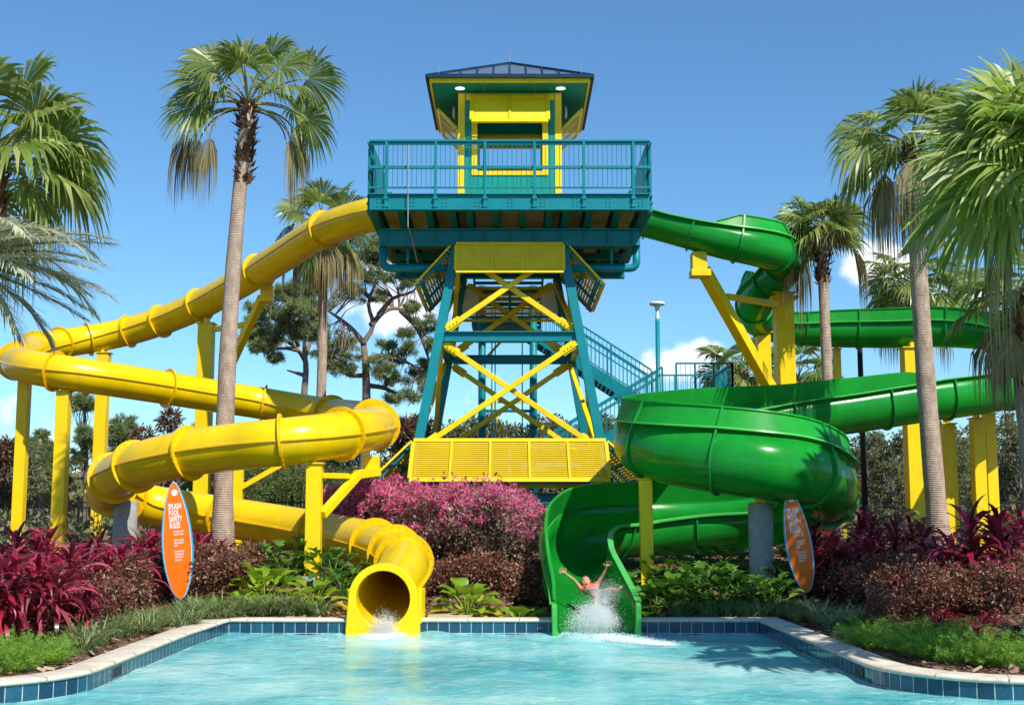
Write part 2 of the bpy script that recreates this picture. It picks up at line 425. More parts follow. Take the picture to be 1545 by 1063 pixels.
def tube_part(name, i0, i1, r, mat, inner=True):
    vs = []; fs = []
    rr = (r, r-.018) if inner else (r,)
    for q in rr:
        for i in range(i0, i1+1):
            p, t, s, u = fy[i]
            for k in range(NS):
                a = 2*PI*k/NS; vs.append(p+(s*math.cos(a)+u*math.sin(a))*q)
    m_ = i1-i0+1
    for l in range(len(rr)):
        for i in range(m_-1):
            for k in range(NS):
                k2 = (k+1) % NS; a = l*m_*NS+i*NS+k; b = l*m_*NS+i*NS+k2; c = a+NS; d = b+NS
                fs.append((a, b, d, c) if l == 0 else (a, c, d, b))
    return mkobj(name, vs, fs, mat, ytube, True)
tube_part('tube', 0, len(YW)-1, TR, M['yellow_tube'])
# longitudinal seam lip on both sides
sv = MB()
for sg in (1, -1):
    vs = []; 
    for p, t, s, u in fy:
        c = p+s*sg*TR; vs += [c-s*sg*.01+u*.014, c+s*sg*.035+u*.012, c+s*sg*.035-u*.012, c-s*sg*.01-u*.014]
    fs = [(i*4+k, i*4+(k+1) % 4, i*4+4+(k+1) % 4, i*4+4+k) for i in range(len(fy)-1) for k in range(4)]
    sv.add(vs, fs)
sv.build('seam_lip', M['yellow_flange'], ytube)
def ring(i, r0, r1, th, name='flange', bolts=20):
    p, t, s, u = fy[i]; mb = MB(); vs = []
    n = 32
    for (r, o) in ((r0, -th), (r1, -th), (r1, th), (r0, th)):
        for k in range(n):
            a = 2*PI*k/n; vs.append(p+t*o+(s*math.cos(a)+u*math.sin(a))*r)
    fs = [(q*n+k, q*n+(k+1) % n, ((q+1) % 4)*n+(k+1) % n, ((q+1) % 4)*n+k) for q in range(4) for k in range(n)]
    mb.add(vs, fs)
    for k in range(bolts):
        a = 2*PI*(k+.5)/bolts; c = p+(s*math.cos(a)+u*math.sin(a))*(r0+r1)/2
        mb.cyl(c-t*(th+.012), c+t*(th+.012), .011, n=6)
    return mb.build(name, M['yellow_flange'], ytube, bevel=0)
flpar = [3, 5, 7, 8.15, 9.1, 10.3, 11.2, 12.2, 14.2, 16, 18.9, 21, 22.6, 24.4, 25.6, 27.35, 28.9, 30.9, 32.3, 33.3, 34.5, 35.6, 38, 40.3, 42, 42.9, 43.8]
for q in flpar:
    i = int(np.argmin(abs(Ypar-q))); ring(i, TR-.002, TR+.085, .02)
# exit mouth: ring with feet that flare to the water
p, t, s, u = fy[-1]; fdir = Vector((t.x, t.y, 0)).normalized(); fs_ = fdir.cross(Vector((0,0,1))).normalized()
mc = p.copy(); n = 40
def mouth(r_in, half, top, off0, off1, base):
    vs = []; outl = []
    for k in range(n):
        a = -PI/2+2*PI*k/n; x = math.cos(a); z = math.sin(a)
        inn = (r_in*x, r_in*z)
        if z >= 0: ou = (top*x, top*z)
        else:
            if abs(x) > abs(z)*(half/abs(base)): ou = (math.copysign(top+(half-top)*(-z), x), top*z*0-abs(z)/max(.01, abs(x))*top if False else max(base, z*abs(base)*1.35))
            else: ou = (x*half*1.35, base)
            ou = (max(-half, min(half, ou[0])), max(base, ou[1]))
        outl.append((inn, ou))
    for off in (off0, off1):
        for inn, ou in outl: vs.append(mc+fdir*off+fs_*inn[0]+Vector((0,0,inn[1])))
        for inn, ou in outl: vs.append(mc+fdir*off+fs_*ou[0]+Vector((0,0,ou[1])))
    fs = []
    for k in range(n):
        k2 = (k+1) % n
        fs += [(k, k2, n+k2, n+k), (2*n+k, 3*n+k, 3*n+k2, 2*n+k2), (k, 2*n+k, 2*n+k2, k2), (n+k, n+k2, 3*n+k2, 3*n+k)]
    return vs, fs
vs, fs = mouth(.405, .57, .515, -.05, .10, -mc.z-.26)
mkobj('exit_mouth', vs, fs, M['yellow_paint'], ytube, bevel=.012)
for sg in (-1, 1):      # splash cheeks behind the mouth
    fl = MB(); a = mc+fs_*sg*.53; fl.beam(a+Vector((0,0,-.12))-fdir*.45, a+Vector((0,0,-.12))-fdir*.051, .05, .5)
    fl.build('splash_cheek', M['yellow_paint'], ytube, bevel=.01)
# ================================================================== GREEN OPEN SLIDE
gs = thing('open_flume_slide', 'wide open green water slide with high curved walls, ending in the pool', 'water slide', tuple(GW[-1])[:2]+(-.2,))
fg = frames(GW, bank=.9)
def gr(par): return np.interp(par, [0, 8, 14, 22, 36, 40], [.44, .46, .52, .56, .56, .60])
def ramp_(x, pts): return float(np.interp(x, [a for a, b in pts], [b for a, b in pts]))
RW = [(0, .16), (60, .16)]
base_h = lambda q: np.interp(q, [0, 14, 22, 60], [.16, .22, .30, .30])
# right hand / left hand extension heights above the rim
REXT = [(0, 0), (2.6, 0), (3.3, .34), (5, .40), (6.4, .34), (7.1, 0), (10.2, 0), (10.9, .26), (13, .34), (16.7, .34), (17.1, 0), (19.3, 0), (19.9, .34), (22, .40), (25, .40), (28.5, .42), (29.8, .42), (32, .42), (34.5, .48), (36.5, .42), (37.8, .22), (39.6, .05), (60, 0)]
LEXT = [(0, 0), (7.3, 0), (7.9, .34), (10.2, .3), (10.8, 0), (14, 0), (14.6, .3), (18.2, .3), (19.0, 0), (60, 0)]
prof_n = 18
def gprof(par):
    r = gr(par); h = base_h(par); pts = [(-r, h)]
    for k in range(prof_n+1):
        a = PI+PI*k/prof_n; pts.append((r*math.cos(a), r*math.sin(a)*np.interp(par, [36.5, 39.5], [.98, .62])))
    pts.append((r, h)); return pts
def sweep(fn, idx, mat, name, closed=True, smooth_=True):
    vs = []; fs = []; m_ = None
    for i in idx:
        p, t, s, u = fg[i]; pr = fn(i)
        m_ = len(pr); vs += [p+s*a+u*b for a, b in pr]
    for q in range(len(idx)-1):
        for k in range(m_ if closed else m_-1):
            k2 = (k+1) % m_; fs.append((q*m_+k, q*m_+k2, (q+1)*m_+k2, (q+1)*m_+k))
    if closed: fs += [tuple(range(m_)), tuple(range(len(idx)*m_-1, (len(idx)-1)*m_-1, -1))]
    return mkobj(name, vs, fs, mat, gs, smooth_)
def shell(i):
    pr = gprof(Gpar[i]); out = []
    r = gr(Gpar[i])
    inn = [(a*(1-.022/r), b*(1-.022/r) if b < 0 else b) for a, b in pr]
    return pr+inn[::-1]
I = list(range(len(fg)))
fl_o = sweep(shell, I, M['green'], 'flume')
def rim(sg):
    def fn(i):
        r = gr(Gpar[i]); h = base_h(Gpar[i])
        return [(sg*(r-.022), h+.012), (sg*(r+.075), h+.012), (sg*(r+.075), h-.018), (sg*(r+.055), h-.018), (sg*(r+.055), h-.004), (sg*r, h-.006)]
    return fn
M['green_wall'] = paint('green_wall', (.02, .46, .05), .38, .12, .9, dirt=(.02, .28, .03), trans=.4)
for sg_ in (1, -1): sweep(rim(sg_), I, M['green_rim'], 'rim').data.set_sharp_from_angle(angle=R(35))
def ext(sg, tab):
    runs = []; cur = []
    for i in I:
        e = ramp_(Gpar[i], tab)
        if e > .015: cur.append(i)
        elif cur: runs.append(cur); cur = []
    if cur: runs.append(cur)
    def fn(i):
        r = gr(Gpar[i]); h = base_h(Gpar[i])+.013; e = ramp_(Gpar[i], tab); x0 = r-.01; x1 = r-.02-.10*e
        return [(sg*x0, h), (sg*(x0+.02), h), (sg*(x1+.02), h+e-.02), (sg*(x1+.05), h+e-.015), (sg*(x1+.05), h+e+.012), (sg*(x1-.004), h+e+.012)]
    for rn in runs:
        if len(rn) > 4: sweep(fn, rn, M['green_wall'], 'raised_wall', smooth_=True).data.set_sharp_from_angle(angle=R(35))
ext(1, REXT); ext(-1, LEXT)
# joint ribs
gjoint = [.9, 2.25, 3.35, 4.9, 6.2, 7.5, 9, 10.5, 11.6, 12.6, 14, 15.3, 16.4, 17.6, 18.6, 19.6, 20.6, 22, 23.1, 24.6, 26.0, 27.3, 29, 30.4, 31.8, 33, 34.6, 36, 38]
for q in gjoint:
    i = int(np.argmin(abs(Gpar-q)))
    p, t, s, u = fg[i]; pr = gprof(Gpar[i]); r = gr(Gpar[i])
    e1 = ramp_(q, REXT); e0 = ramp_(q, LEXT); h = base_h(q)
    pr = ([(-(r-.02-.1*e0)-.02, h+e0)] if e0 > .05 else [])+pr+([(r-.1*e1, h+e1)] if e1 > .05 else [])
    vs = []; k0 = len(pr)
    for o in (-.018, .018):
        for sc in (0, 1):
            for a, b in pr:
                nn = Vector((a, min(b, 0))); nn = nn.normalized() if nn.length > 0 else Vector((1, 0))
                if b > 0: nn = Vector((1 if a > 0 else -1, 0))
                vs.append(p+t*o+s*(a+nn.x*(.05*sc-.004*(1-sc)))+u*(b+nn.y*(.05*sc-.004*(1-sc))))
    fs = []
    for k in range(k0-1):
        A, B, Cc, D = k, k0+k, 2*k0+k, 3*k0+k
        fs += [(A, A+1, B+1, B), (Cc, D, D+1, Cc+1), (B, B+1, D+1, D)]
    fs += [(0, k0, 3*k0, 2*k0), (k0-1, 3*k0-1, 4*k0-1, 2*k0-1)][:1]
    mkobj('joint_rib', vs, fs, M['green_rib'], gs)
# splash-down cheeks at the exit
p, t, s, u = fg[-1]; r = gr(40); h_ = .30
for sg in (-1, 1):
    ring_ = [(sg*(r+.05), h_), (sg*(r+.05), -.45), (sg*.25, -.45)]
    ring_ += [(sg*(r-.024)*math.cos(a), -(r-.024)*math.sin(a)) for a in [R(62-62*k/8) for k in range(9)]]+[(sg*(r-.024), h_)]
    vs = [p+t*o_+s*a+u*b for o_ in (.01, .16) for a, b in ring_]; k_ = len(ring_)
    mkobj('splash_cheek', vs, [tuple(range(k_)), tuple(range(2*k_-1, k_-1, -1))]+[(i, i+k_, (i+1) % k_+k_, (i+1) % k_) for i in range(k_)], M['green_rim'], gs, bevel=.012)
# ================================================================== SUPPORTS
def xz(px, py, Y): return at(px, py, Y)
def post(px, pyt, Y, w, label, top='plate', extra=None, mat='yellow_paint', d=None):
    a = at(px, pyt, Y); g = gz(a.x, a.y)-.1
    t = thing('support_post', label, 'support post', (a.x, a.y, g), 'steel posts holding up the slides')
    mb = MB(); dd = d or w
    mb.box(a.x-w/2, a.x+w/2, a.y-dd/2, a.y+dd/2, g+.06, a.z); mb.build('post', M[mat], t, bevel=.012)
    b = MB(); b.box(a.x-w*.85, a.x+w*.85, a.y-dd*.85, a.y+dd*.85, g, g+.058)
    for sx in (-1, 1):
        for sy in (-1, 1): b.cyl((a.x+sx*w*.68, a.y+sy*dd*.68, g+.05), (a.x+sx*w*.68, a.y+sy*dd*.68, g+.12), .02, n=6)
    b.build('base_plate', M['galv'], t)
    c = MB(); c.box(a.x-w*.62, a.x+w*.62, a.y-dd*.62, a.y+dd*.62, a.z+.001, a.z+.03); c.box(a.x-w*.12, a.x+w*.12, a.y-dd*.5, a.y+dd*.5, a.z+.031, a.z+.16)
    c.build('saddle', M[mat], t)
    return t
post(38, 567, 31.6, .27, 'leftmost tall yellow post under the far left bend of the yellow slide')
post(97, 591, 30.75, .30, 'yellow post under the left end of the front yellow run, second post from the left')
post(157, 533, 37.5, .34, 'yellow post behind the front yellow run, its top under the far upper run')
t = post(312, 489, 36.1, .42, 'tall thick yellow post left of the near palm trunk, with a long diagonal arm')
q = MB(); a = at(312, 497, 36.1)
hd = at(403, 437, 34.3); k1 = at(322, 497, 36); k2 = at(372, 489, 35.2)
q.beam(k1, k2, .14, .14); q.beam(at(332, 585, 36), at(396, 448, 34.5), .2, .2); q.box(hd.x-.16, hd.x+.16, hd.y-.16, hd.y+.16, hd.z-.35, hd.z+.12)
q.build('brace_arm', M['yellow_paint'], t, bevel=.01)
t = post(475, 700, 22.5, .27, 'near yellow post at the left of the pink bushes, carrying a bracket arm')
q = MB(); hd = at(561, 699, 24.3)
q.beam(at(486, 717, 22.5), at(532, 718, 23.5), .1, .1); q.beam(at(486, 776, 22.5), at(540, 716, 23.6), .14, .14); q.beam(at(536, 716, 23.6), at(570, 711, 24.3), .16, .16)
q.box(hd.x-.15, hd.x+.15, hd.y-.15, hd.y+.15, hd.z-.25, hd.z+.14); q.build('brace_arm', M['yellow_paint'], t, bevel=.01)
t = post(360, 700, 28.2, .22, 'yellow post mostly hidden behind the near palm trunk, with a thin diagonal brace')
q = MB(); q.beam(at(364, 735, 28.2), at(433, 696, 28.2), .11, .11); q.build('brace_arm', M['yellow_paint'], t)
t = post(1181, 444, 31.6, .46, 'thickest yellow post, under the upper green bend, with a long cantilever arm')
q = MB(); hd = at(1054, 398, 29.1)
q.beam(at(1172, 603, 31.4), at(1062, 408, 29.2), .26, .26); q.box(hd.x-.17, hd.x+.17, hd.y-.2, hd.y+.2, hd.z-.15, hd.z+.26)
q.box(hd.x-.2, hd.x+.26, hd.y-.22, hd.y+.22, hd.z-.32, hd.z-.152)
q.build('cantilever_arm', M['yellow_paint'], t, bevel=.012)
q = MB(); q.beam(at(1096, 447, 30), at(1172, 459, 31.3), .14, .14); q.build('tie_bar', M['yellow_paint'], t, bevel=.01)
b = MB(); tp = at(1181, 440, 31.6); b.box(tp.x-.34, tp.x+.34, tp.y-.3, tp.y+.3, tp.z-.2, tp.z-.14); b.box(tp.x-.13, tp.x+.13, tp.y-.2, tp.y+.2, tp.z-.05, tp.z+.3); b.build('bracket', M['yellow_paint'], t)
post(1151, 503, 34.4, .36, 'yellow post close behind and left of the thickest post')
post(1262, 527, 35.6, .2, 'slim yellow post just right of the small palm trunk')
post(1373, 526, 34.6, .46, 'broad yellow post left of the tall right palm trunk')
post(1429, 640, 29.5, .30, 'yellow post just right of the tall right palm trunk')
post(1473, 632, 29.0, .27, 'left post of the close yellow pair at the right')
post(1491, 625, 29.6, .25, 'right post of the close yellow pair at the right')
post(974, 724, 22.0, .22, 'short yellow post in front of the lower green flume under its big bend')
def concrete(px, pyt, Y, r, label, extra=None):
    a = at(px, pyt, Y); g = gz(a.x, a.y)-.1
    t = thing('concrete_column', label, 'column', (a.x, a.y, g), 'round concrete columns under the slides')
    mb = MB(); mb.lathe((a.x, a.y, 0), [(0, a.z), (r*.96, a.z), (r, a.z-.02), (r, g)], 28); mb.build('column', M['concrete'], t, True)
    b = MB(); b.box(a.x-.06, a.x+.06, a.y-.15, a.y+.15, a.z, a.z+.2); b.box(a.x-.16, a.x+.16, a.y-.16, a.y+.16, a.z+.001, a.z+.02); b.build('bracket', M['yellow_paint'], t)
    return t
concrete(190, 755, 25.4, .235, 'grey concrete column under the lower left bend of the yellow slide')
concrete(1147, 759, 21.6, .21, 'grey concrete column left of the right surfboard sign, under the green bend')
bl = MB(); a = at(463, 868, 21.9); bl.box(a.x-.16, a.x+.16, a.y-.14, a.y+.14, gz(a.x, a.y)-.05, gz(a.x, a.y)+.16); o = bl.build('concrete_block', M['concrete'], None, bevel=.015, loc=(a.x, a.y, gz(a.x, a.y))); tag(o, 'small grey concrete block at the foot of the near yellow post', 'block')
# thin black steel pole at the right
a = at(1297, 520, 36.2); g = gz(a.x, a.y)
t = thing('steel_pole', 'thin black steel pole right of the big green bend', 'pole', (a.x, a.y, g))
b = MB(); b.cyl((a.x, a.y, g+.04), (a.x, a.y, a.z), .085, .075, 14); b.build('shaft', M['black'], t, True)
b = MB(); b.lathe((a.x, a.y, g), [(.2, 0), (.2, .04), (.11, .08), (.1, .2)], 14); b.build('base', M['black'], t, True)
# ================================================================== TOWER
X0 = -.05
tw = thing('slide_tower', 'tall teal and yellow lookout tower with a hipped roof where both slides start', 'tower', (X0, 29.3, .5))
ZD = 8.23
def T(name, mb, mat, parent=tw, bevel=.008): return mb.build(name, M[mat], parent, bevel=bevel)
def LV(name, A, B, Cc, D, nsl=None, fw=.07, bars=1, fmat='yellow_paint', smat='yellow_slat', slatgap=.042, under=None, cov=.76):
    """louvred panel: A-B top edge, D-C bottom edge; frame bars, uprights and slats"""
    A, B, Cc, D = map(Vector, (A, B, Cc, D)); nrm = (B-A).cross(D-A).normalized()
    f = MB()
    for p, q in ((A, B), (D, Cc)): f.beam(p, q, fw*.6, fw, up=(D-A).normalized())
    for p, q in ((A, D), (B, Cc)): f.beam(p+(q-p).normalized()*fw*.5, q-(q-p).normalized()*fw*.5, fw*.6, fw, up=(B-A).normalized())
    for k in range(1, bars+1):
        t_ = k/(bars+1); p = A.lerp(B, t_); q = D.lerp(Cc, t_)
        f.beam(p+(q-p).normalized()*fw*.5-nrm*.012, q-(q-p).normalized()*fw*.5-nrm*.012, fw*.5, fw*.6, up=(B-A).normalized())
    fr = f.build(name, M[fmat], tw, bevel=.005)
    L_ = (D-A).length; n_ = nsl or int(L_/slatgap); s = MB()
    for k in range(n_):
        t_ = (k+.5)/n_; p = A.lerp(D, t_); q = B.lerp(Cc, t_); d = (q-p).normalized()
        up = ((D-A).normalized()*.95+nrm*.30)
        s.beam(p+d*.03, q-d*.03, .006, L_/n_*cov, up=up)
    s.build('slats', M[smat], fr)
    if under:
        u = MB()
        for k in range(3):
            t_ = .12+.38*k; p = A.lerp(D, t_); q = B.lerp(Cc, t_); u.beam(p+nrm*under, q+nrm*under, .06, .05)
        for t_ in (.03, .97): u.beam(A.lerp(B, t_)+nrm*under, D.lerp(Cc, t_)+nrm*under, .06, .05)
        for t_ in (.5,): u.beam(A.lerp(B, t_)+nrm*(under+.05), D.lerp(Cc, t_)+nrm*(under+.05), .06, .05)
        u.build('underframe', M['teal'], fr)
    return fr
# --- legs
def legx(z): return 1.17+(7.34-z)*.178
def yf(z): return 27.25-(7.34-z)*.09
def yb(z): return 31.1+(7.34-z)*.09
def LP(sx, fb, z): return Vector((X0+sx*legx(z), yf(z) if fb == 0 else yb(z), z))
for sx in (-1, 1):
    for fb in (0, 1):
        b = MB(); b.beam(LP(sx, fb, 7.34), LP(sx, fb, .4), .2, .24, up=(0,1,0)); T('leg', b, 'teal')
# --- level beams
for z in (5.33, 2.75, 1.85):
    for fb in (0, 1):
        a = LP(-1, fb, z); c = LP(1, fb, z); b = MB(); b.ibeam(a+V(.1,0,0), c-V(.1,0,0), .16, .22, .025); T('cross_beam', b, 'teal', bevel=.004)
    for sx in (-1, 1):
        a = LP(sx, 0, z); c = LP(sx, 1, z); b = MB(); b.ibeam(a+V(0,.12,0), c-V(0,.12,0), .16, .22, .025); T('cross_beam', b, 'teal', bevel=.004)
def xbr(p00, p01, p10, p11, w=.13, off=(0,0,0)):
    """two crossing diagonals with centre plate and end plates"""
    off = Vector(off)
    for k, (a, c) in enumerate(((p00, p11), (p10, p01))):
        b = MB(); o2 = off*(1 if k else -1)
        b.beam(a+o2, c+o2, w, w); d = (c-a).normalized()
        for e, s in ((a, 1), (c, -1)):
            b.beam(e+o2+d*s*.05, e+o2+d*s*.38, w*.35, w*1.7)
            for kk in range(3):
                q = e+o2+d*s*(.12+.09*kk); b.cyl(q+V(0,-.09,0), q+V(0,.09,0), .016, n=6)
        b.build('brace', M['yellow_paint'], tw, bevel=.006)
for fb in (0, 1):
    for z0, z1 in ((2.95, 5.18), (5.48, 7.2)):
        i = .12
        xbr(LP(-1, fb, z0)+V(i,0,0), LP(-1, fb, z1)+V(i,0,0), LP(1, fb, z0)-V(i,0,0), LP(1, fb, z1)-V(i,0,0), .115, off=(0, .07, 0))
for sx in (-1, 1):
    for z0, z1 in ((2.95, 5.18), (5.48, 7.2)):
        i = .15
        xbr(LP(sx, 0, z0)+V(0,i,0), LP(sx, 0, z1)+V(0,i,0), LP(sx, 1, z0)-V(0,i,0), LP(sx, 1, z1)-V(0,i,0), .10, off=(.07, 0, 0))
# --- deck structure
hx = 2.96; Yf, Yb_ = 26.0, 31.9
for Y in (27.15, 31.0):
    b = MB(); b.ibeam((X0-2.86, Y, 7.53), (X0+2.86, Y, 7.53), .22, .38, .03); T('main_beam', b, 'teal', bevel=.004)
    for k in range(11):
        x = X0-2.7+k*.54; s = MB(); s.box(x-.01, x+.01, Y-.1, Y-.02, 7.37, 7.69); T('stiffener', s, 'teal', bevel=0)
joist = [-2.88, -2.32, -1.72, -1.22, -.86, -.3, .28, .84, 1.2, 1.7, 2.3, 2.86]
for x in joist:
    b = MB(); x += X0
    b.box(x-.01, x+.01, Yf+.03, Yb_-.03, 7.92, 8.14)
    b.box(x-.075, x+.075, Yf+.03, Yb_-.03, 7.89, 7.918); b.box(x-.075, x+.075, Yf+.03, Yb_-.03, 8.142, 8.16)
    # taper bracket between joist and main beams
    b.add([(x-.07, Yf+.05, 7.885), (x+.07, Yf+.05, 7.885), (x+.07, 27.15, 7.73), (x-.07, 27.15, 7.73), (x-.07, 31.1, 7.73), (x+.07, 31.1, 7.73)], [(0,1,2,3), (3,2,5,4)])
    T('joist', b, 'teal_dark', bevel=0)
fb_ = MB()
for a, c, up in (((X0-hx, Yf, 8.045), (X0+hx, Yf, 8.045), 0), ((X0-hx, Yb_, 8.045), (X0+hx, Yb_, 8.045), 0), ((X0-hx, Yf+.11, 8.045), (X0-hx, Yb_-.11, 8.045), 0), ((X0+hx, Yf+.11, 8.045), (X0+hx, Yb_-.11, 8.045), 0)):
    fb_.beam(a, c, .03, .3); a = Vector(a); c = Vector(c)
    fb_.beam(a+V(0,0,.165), c+V(0,0,.165), .15, .025); fb_.beam(a-V(0,0,.165), c-V(0,0,.165), .15, .025)
T('fascia_beam', fb_, 'teal', bevel=.004)
bo = MB()
for k in range(9):
    for dz in (-.08, 0, .08):
        for dx in (-.04, .04): x = X0-2.75+k*.69+dx; bo.cyl((x, Yf-.035, 8.045+dz), (x, Yf-.01, 8.045+dz), .014, n=6)
T('bolts', bo, 'teal', bevel=0)
dk = MB(); dk.box(X0-hx+.03, X0+hx-.03, Yf+.03, Yb_-.03, 8.163, 8.24); T('deck', dk, 'ply', bevel=0)
# hanging drain pipe loops
for sx in (-1, 1):
    b = MB(); x = X0+sx*2.79; xi = X0+sx*1.25
    b.tube([V(x, 27.25, 7.34), V(x, 27.25, 7.0), V(x-sx*.02, 27.25, 6.94), V(x-sx*.07, 27.25, 6.89), V(x-sx*.14, 27.25, 6.87), V(xi, 27.25, 6.87)], .085, 14)
    b.build('drain_pipe', M['teal'], tw, True)
    b = MB(); b.tube([V(x-sx*.55, 27.25, 6.8), V(x-sx*.55, 27.25, 7.4)], .03, 8); b.build('pipe_hanger', M['teal'], tw, True)
lb = MB()
for Y in (28.4, 29.7): lb.beam((X0-2.7, Y, 7.62), (X0+2.7, Y, 7.62), .12, .14)
T('lower_beam', lb, 'teal_dark')
# --- railing
zt, zm, zb = 9.37, 8.80, 8.36
rail_posts = []
def rail_side(a, c, nposts, out):
    a = Vector(a); c = Vector(c); o = Vector(out)
    r = MB(); r.beam(a+V(0,0,zt), c+V(0,0,zt), .11, .05); r.beam(a+V(0,0,zt-.055), c+V(0,0,zt-.055), .04, .058)
    T('top_rail', r, 'teal'); r = MB(); r.beam(a+V(0,0,zm), c+V(0,0,zm), .06, .07); T('mid_rail', r, 'teal')
    r = MB(); r.beam(a+V(0,0,zb), c+V(0,0,zb), .04, .04); T('bottom_rail', r, 'teal')
    for k in range(nposts):
        p = a.lerp(c, (k+.35)/(nposts-.3)); b = MB(); b.beam(p+o*.04+V(0,0,7.86), p+o*.04+V(0,0,zt-.03), .06, .06, up=(0,1,0))
        for z in (7.95, 8.12): b.beam(p+o*.04+V(0,0,z-.03), p+o*.04+V(0,0,z+.03), .1, .09, up=(0,1,0))
        T('rail_post', b, 'teal')
    n_ = int((c-a).length/.1); s = MB()
    for k in range(1, n_):
        p = a.lerp(c, k/n_); s.cyl(p+V(0,0,zb), p+V(0,0,zt-.06), .008, n=6, caps=False)
    T('balusters', s, 'teal', bevel=0)
hh = hx+.02
rail_side((X0-hh, Yf, 0), (X0+hh, Yf, 0), 6, (0,-1,0))
rail_side((X0-hh, Yf+.1, 0), (X0-hh, 28.7, 0), 3, (-1,0,0)); rail_side((X0+hh, Yf+.1, 0), (X0+hh, 28.4, 0), 3, (1,0,0))
rail_side((X0-hh, 30.4, 0), (X0-hh, Yb_, 0), 2, (-1,0,0)); rail_side((X0+hh, 30.2, 0), (X0+hh, Yb_, 0), 2, (1,0,0))
rail_side((X0-hh, Yb_, 0), (X0-.9, Yb_, 0), 3, (0,1,0)); rail_side((X0+.9, Yb_, 0), (X0+hh, Yb_, 0), 3, (0,1,0))
# solid splash panels beside the slide starts
for sx, y0 in ((-1, 26.3), (1, 26.3)):
    b = MB(); b.box(X0+sx*2.9-.012, X0+sx*2.9+.012, y0, 28.6, 8.3, 9.28); T('side_panel', b, 'teal')
b = MB(); b.tube([at(615.5, 219, 25.9), at(615.5, 290, 25.9), at(615.5, 342, 25.93), at(622, 362, 26.6), at(630, 396, 27.1)], .014, 6); T('conduit', b, 'galv', bevel=0)
# --- cabin
cx0, cx1, cy0, cy1 = X0-1.17, X0+1.17, 28.2, 30.54
zc0, zc1 = 8.245, 11.2; oz0, oz1 = 9.25, 10.88; ow = .86
wl = MB(); th = .09
for (y, sg) in ((cy0, 1), (cy1-th, 1)):
    wl.box(cx0, X0-ow, y, y+th, zc0, zc1); wl.box(X0+ow, cx1, y, y+th, zc0, zc1); wl.box(X0-ow, X0+ow, y, y+th, zc0, oz0); wl.box(X0-ow, X0+ow, y, y+th, oz1, zc1)
for x in (cx0, cx1-th):
    wl.box(x, x+th, cy0+th, 28.75, zc0, zc1); wl.box(x, x+th, 30.0, cy1-th, zc0, zc1); wl.box(x, x+th, 28.75, 30.0, 10.4, zc1)
    wl.box(x, x+th, 28.75, 30.0, zc0, 9.25)
for k in range(14):
    x = cx0+.1+k*.165; z1 = oz0 if abs(x-X0) < ow+.03 else zc1
    wl.box(x, x+.012, cy0-.01, cy0-.001, zc0, z1)
cab = T('cabin_wall', wl, 'teal_wall', bevel=0)
ct = MB()
for x in (cx0, cx1):
    for y in (cy0, cy1):
        s = 1 if x > X0 else -1; q = 1 if y > 29 else -1
        ct.box(min(x+s*.025, x-s*.13), max(x+s*.025, x-s*.13), min(y+q*.025, y-q*.13), max(y+q*.025, y-q*.13), zc0-.001, zc1-.03)
ct.build('corner_trim', M['yellow_paint'], cab, bevel=.005)
for y_ in (cy0-.03, cy1+.002): hd = MB(); hd.box(cx0+.15, cx1-.15, y_, y_+.028, 11.0, 11.16); hd.build('head_trim', M['yellow_paint'], cab)
for y in (cy0-.03, cy1-th+.02):
    w = MB(); f_ = .11; y1 = y+.14
    w.box(X0-ow-.02, X0-ow+f_, y, y1, oz0-.03, oz1+.03); w.box(X0+ow-f_, X0+ow+.02, y, y1, oz0-.03, oz1+.03)
    w.box(X0-ow+f_, X0+ow-f_, y, y1, oz0-.03, oz0+.07); w.box(X0-ow+f_, X0+ow-f_, y, y1, oz1-.07, oz1+.03)
    w.build('window_frame', M['yellow_paint'], cab, bevel=.005)
w = MB(); w.box(X0-ow, X0+ow, cy1-.2, cy1-th-.005, 9.93, 10.03); w.box(X0-ow, X0+ow, cy1-.2, cy1-th-.005, 10.5, 10.57); w.build('window_rail', M['yellow_paint'], cab, bevel=.005)
# awnings
def awn(A, B, Cc, D, bars=1): return LV('awning', A, B, Cc, D, bars=bars, fw=.09, slatgap=.05)
awn((X0-.87, cy0-.05, 11.1), (X0+.87, cy0-.05, 11.1), (X0+.87, cy0-.48, 10.36), (X0-.87, cy0-.48, 10.36))
awn((X0+.87, cy1+.05, 11.1), (X0-.87, cy1+.05, 11.1), (X0-.87, cy1+.62, 10.9), (X0+.87, cy1+.62, 10.9))
awn((cx0-.5, 28.6, 10.9), (cx0-.5, 30.7, 10.9), (cx0-.04, 30.4, 10.42), (cx0-.04, 28.6, 10.42), 2)
awn((cx1+.5, 30.7, 10.9), (cx1+.5, 28.6, 10.9), (cx1+.04, 28.6, 10.42), (cx1+.04, 30.4, 10.42), 2)
for sx in (-1, 1):
    b = MB(); b.lathe((0, 0, 0), [(0, -.1), (.07, -.09), (.11, -.05), (.12, 0), (.11, .05), (.07, .09), (0, .1)], 16)
    b.v = [((cx0 if sx < 0 else cx1)+sx*(.03+abs(z)*.6+.03)+sx*.05, 28.45+y, 10.78+x*1.3) for x, y, z in b.v]
    b.build('wall_lamp', M['white'], tw, True)
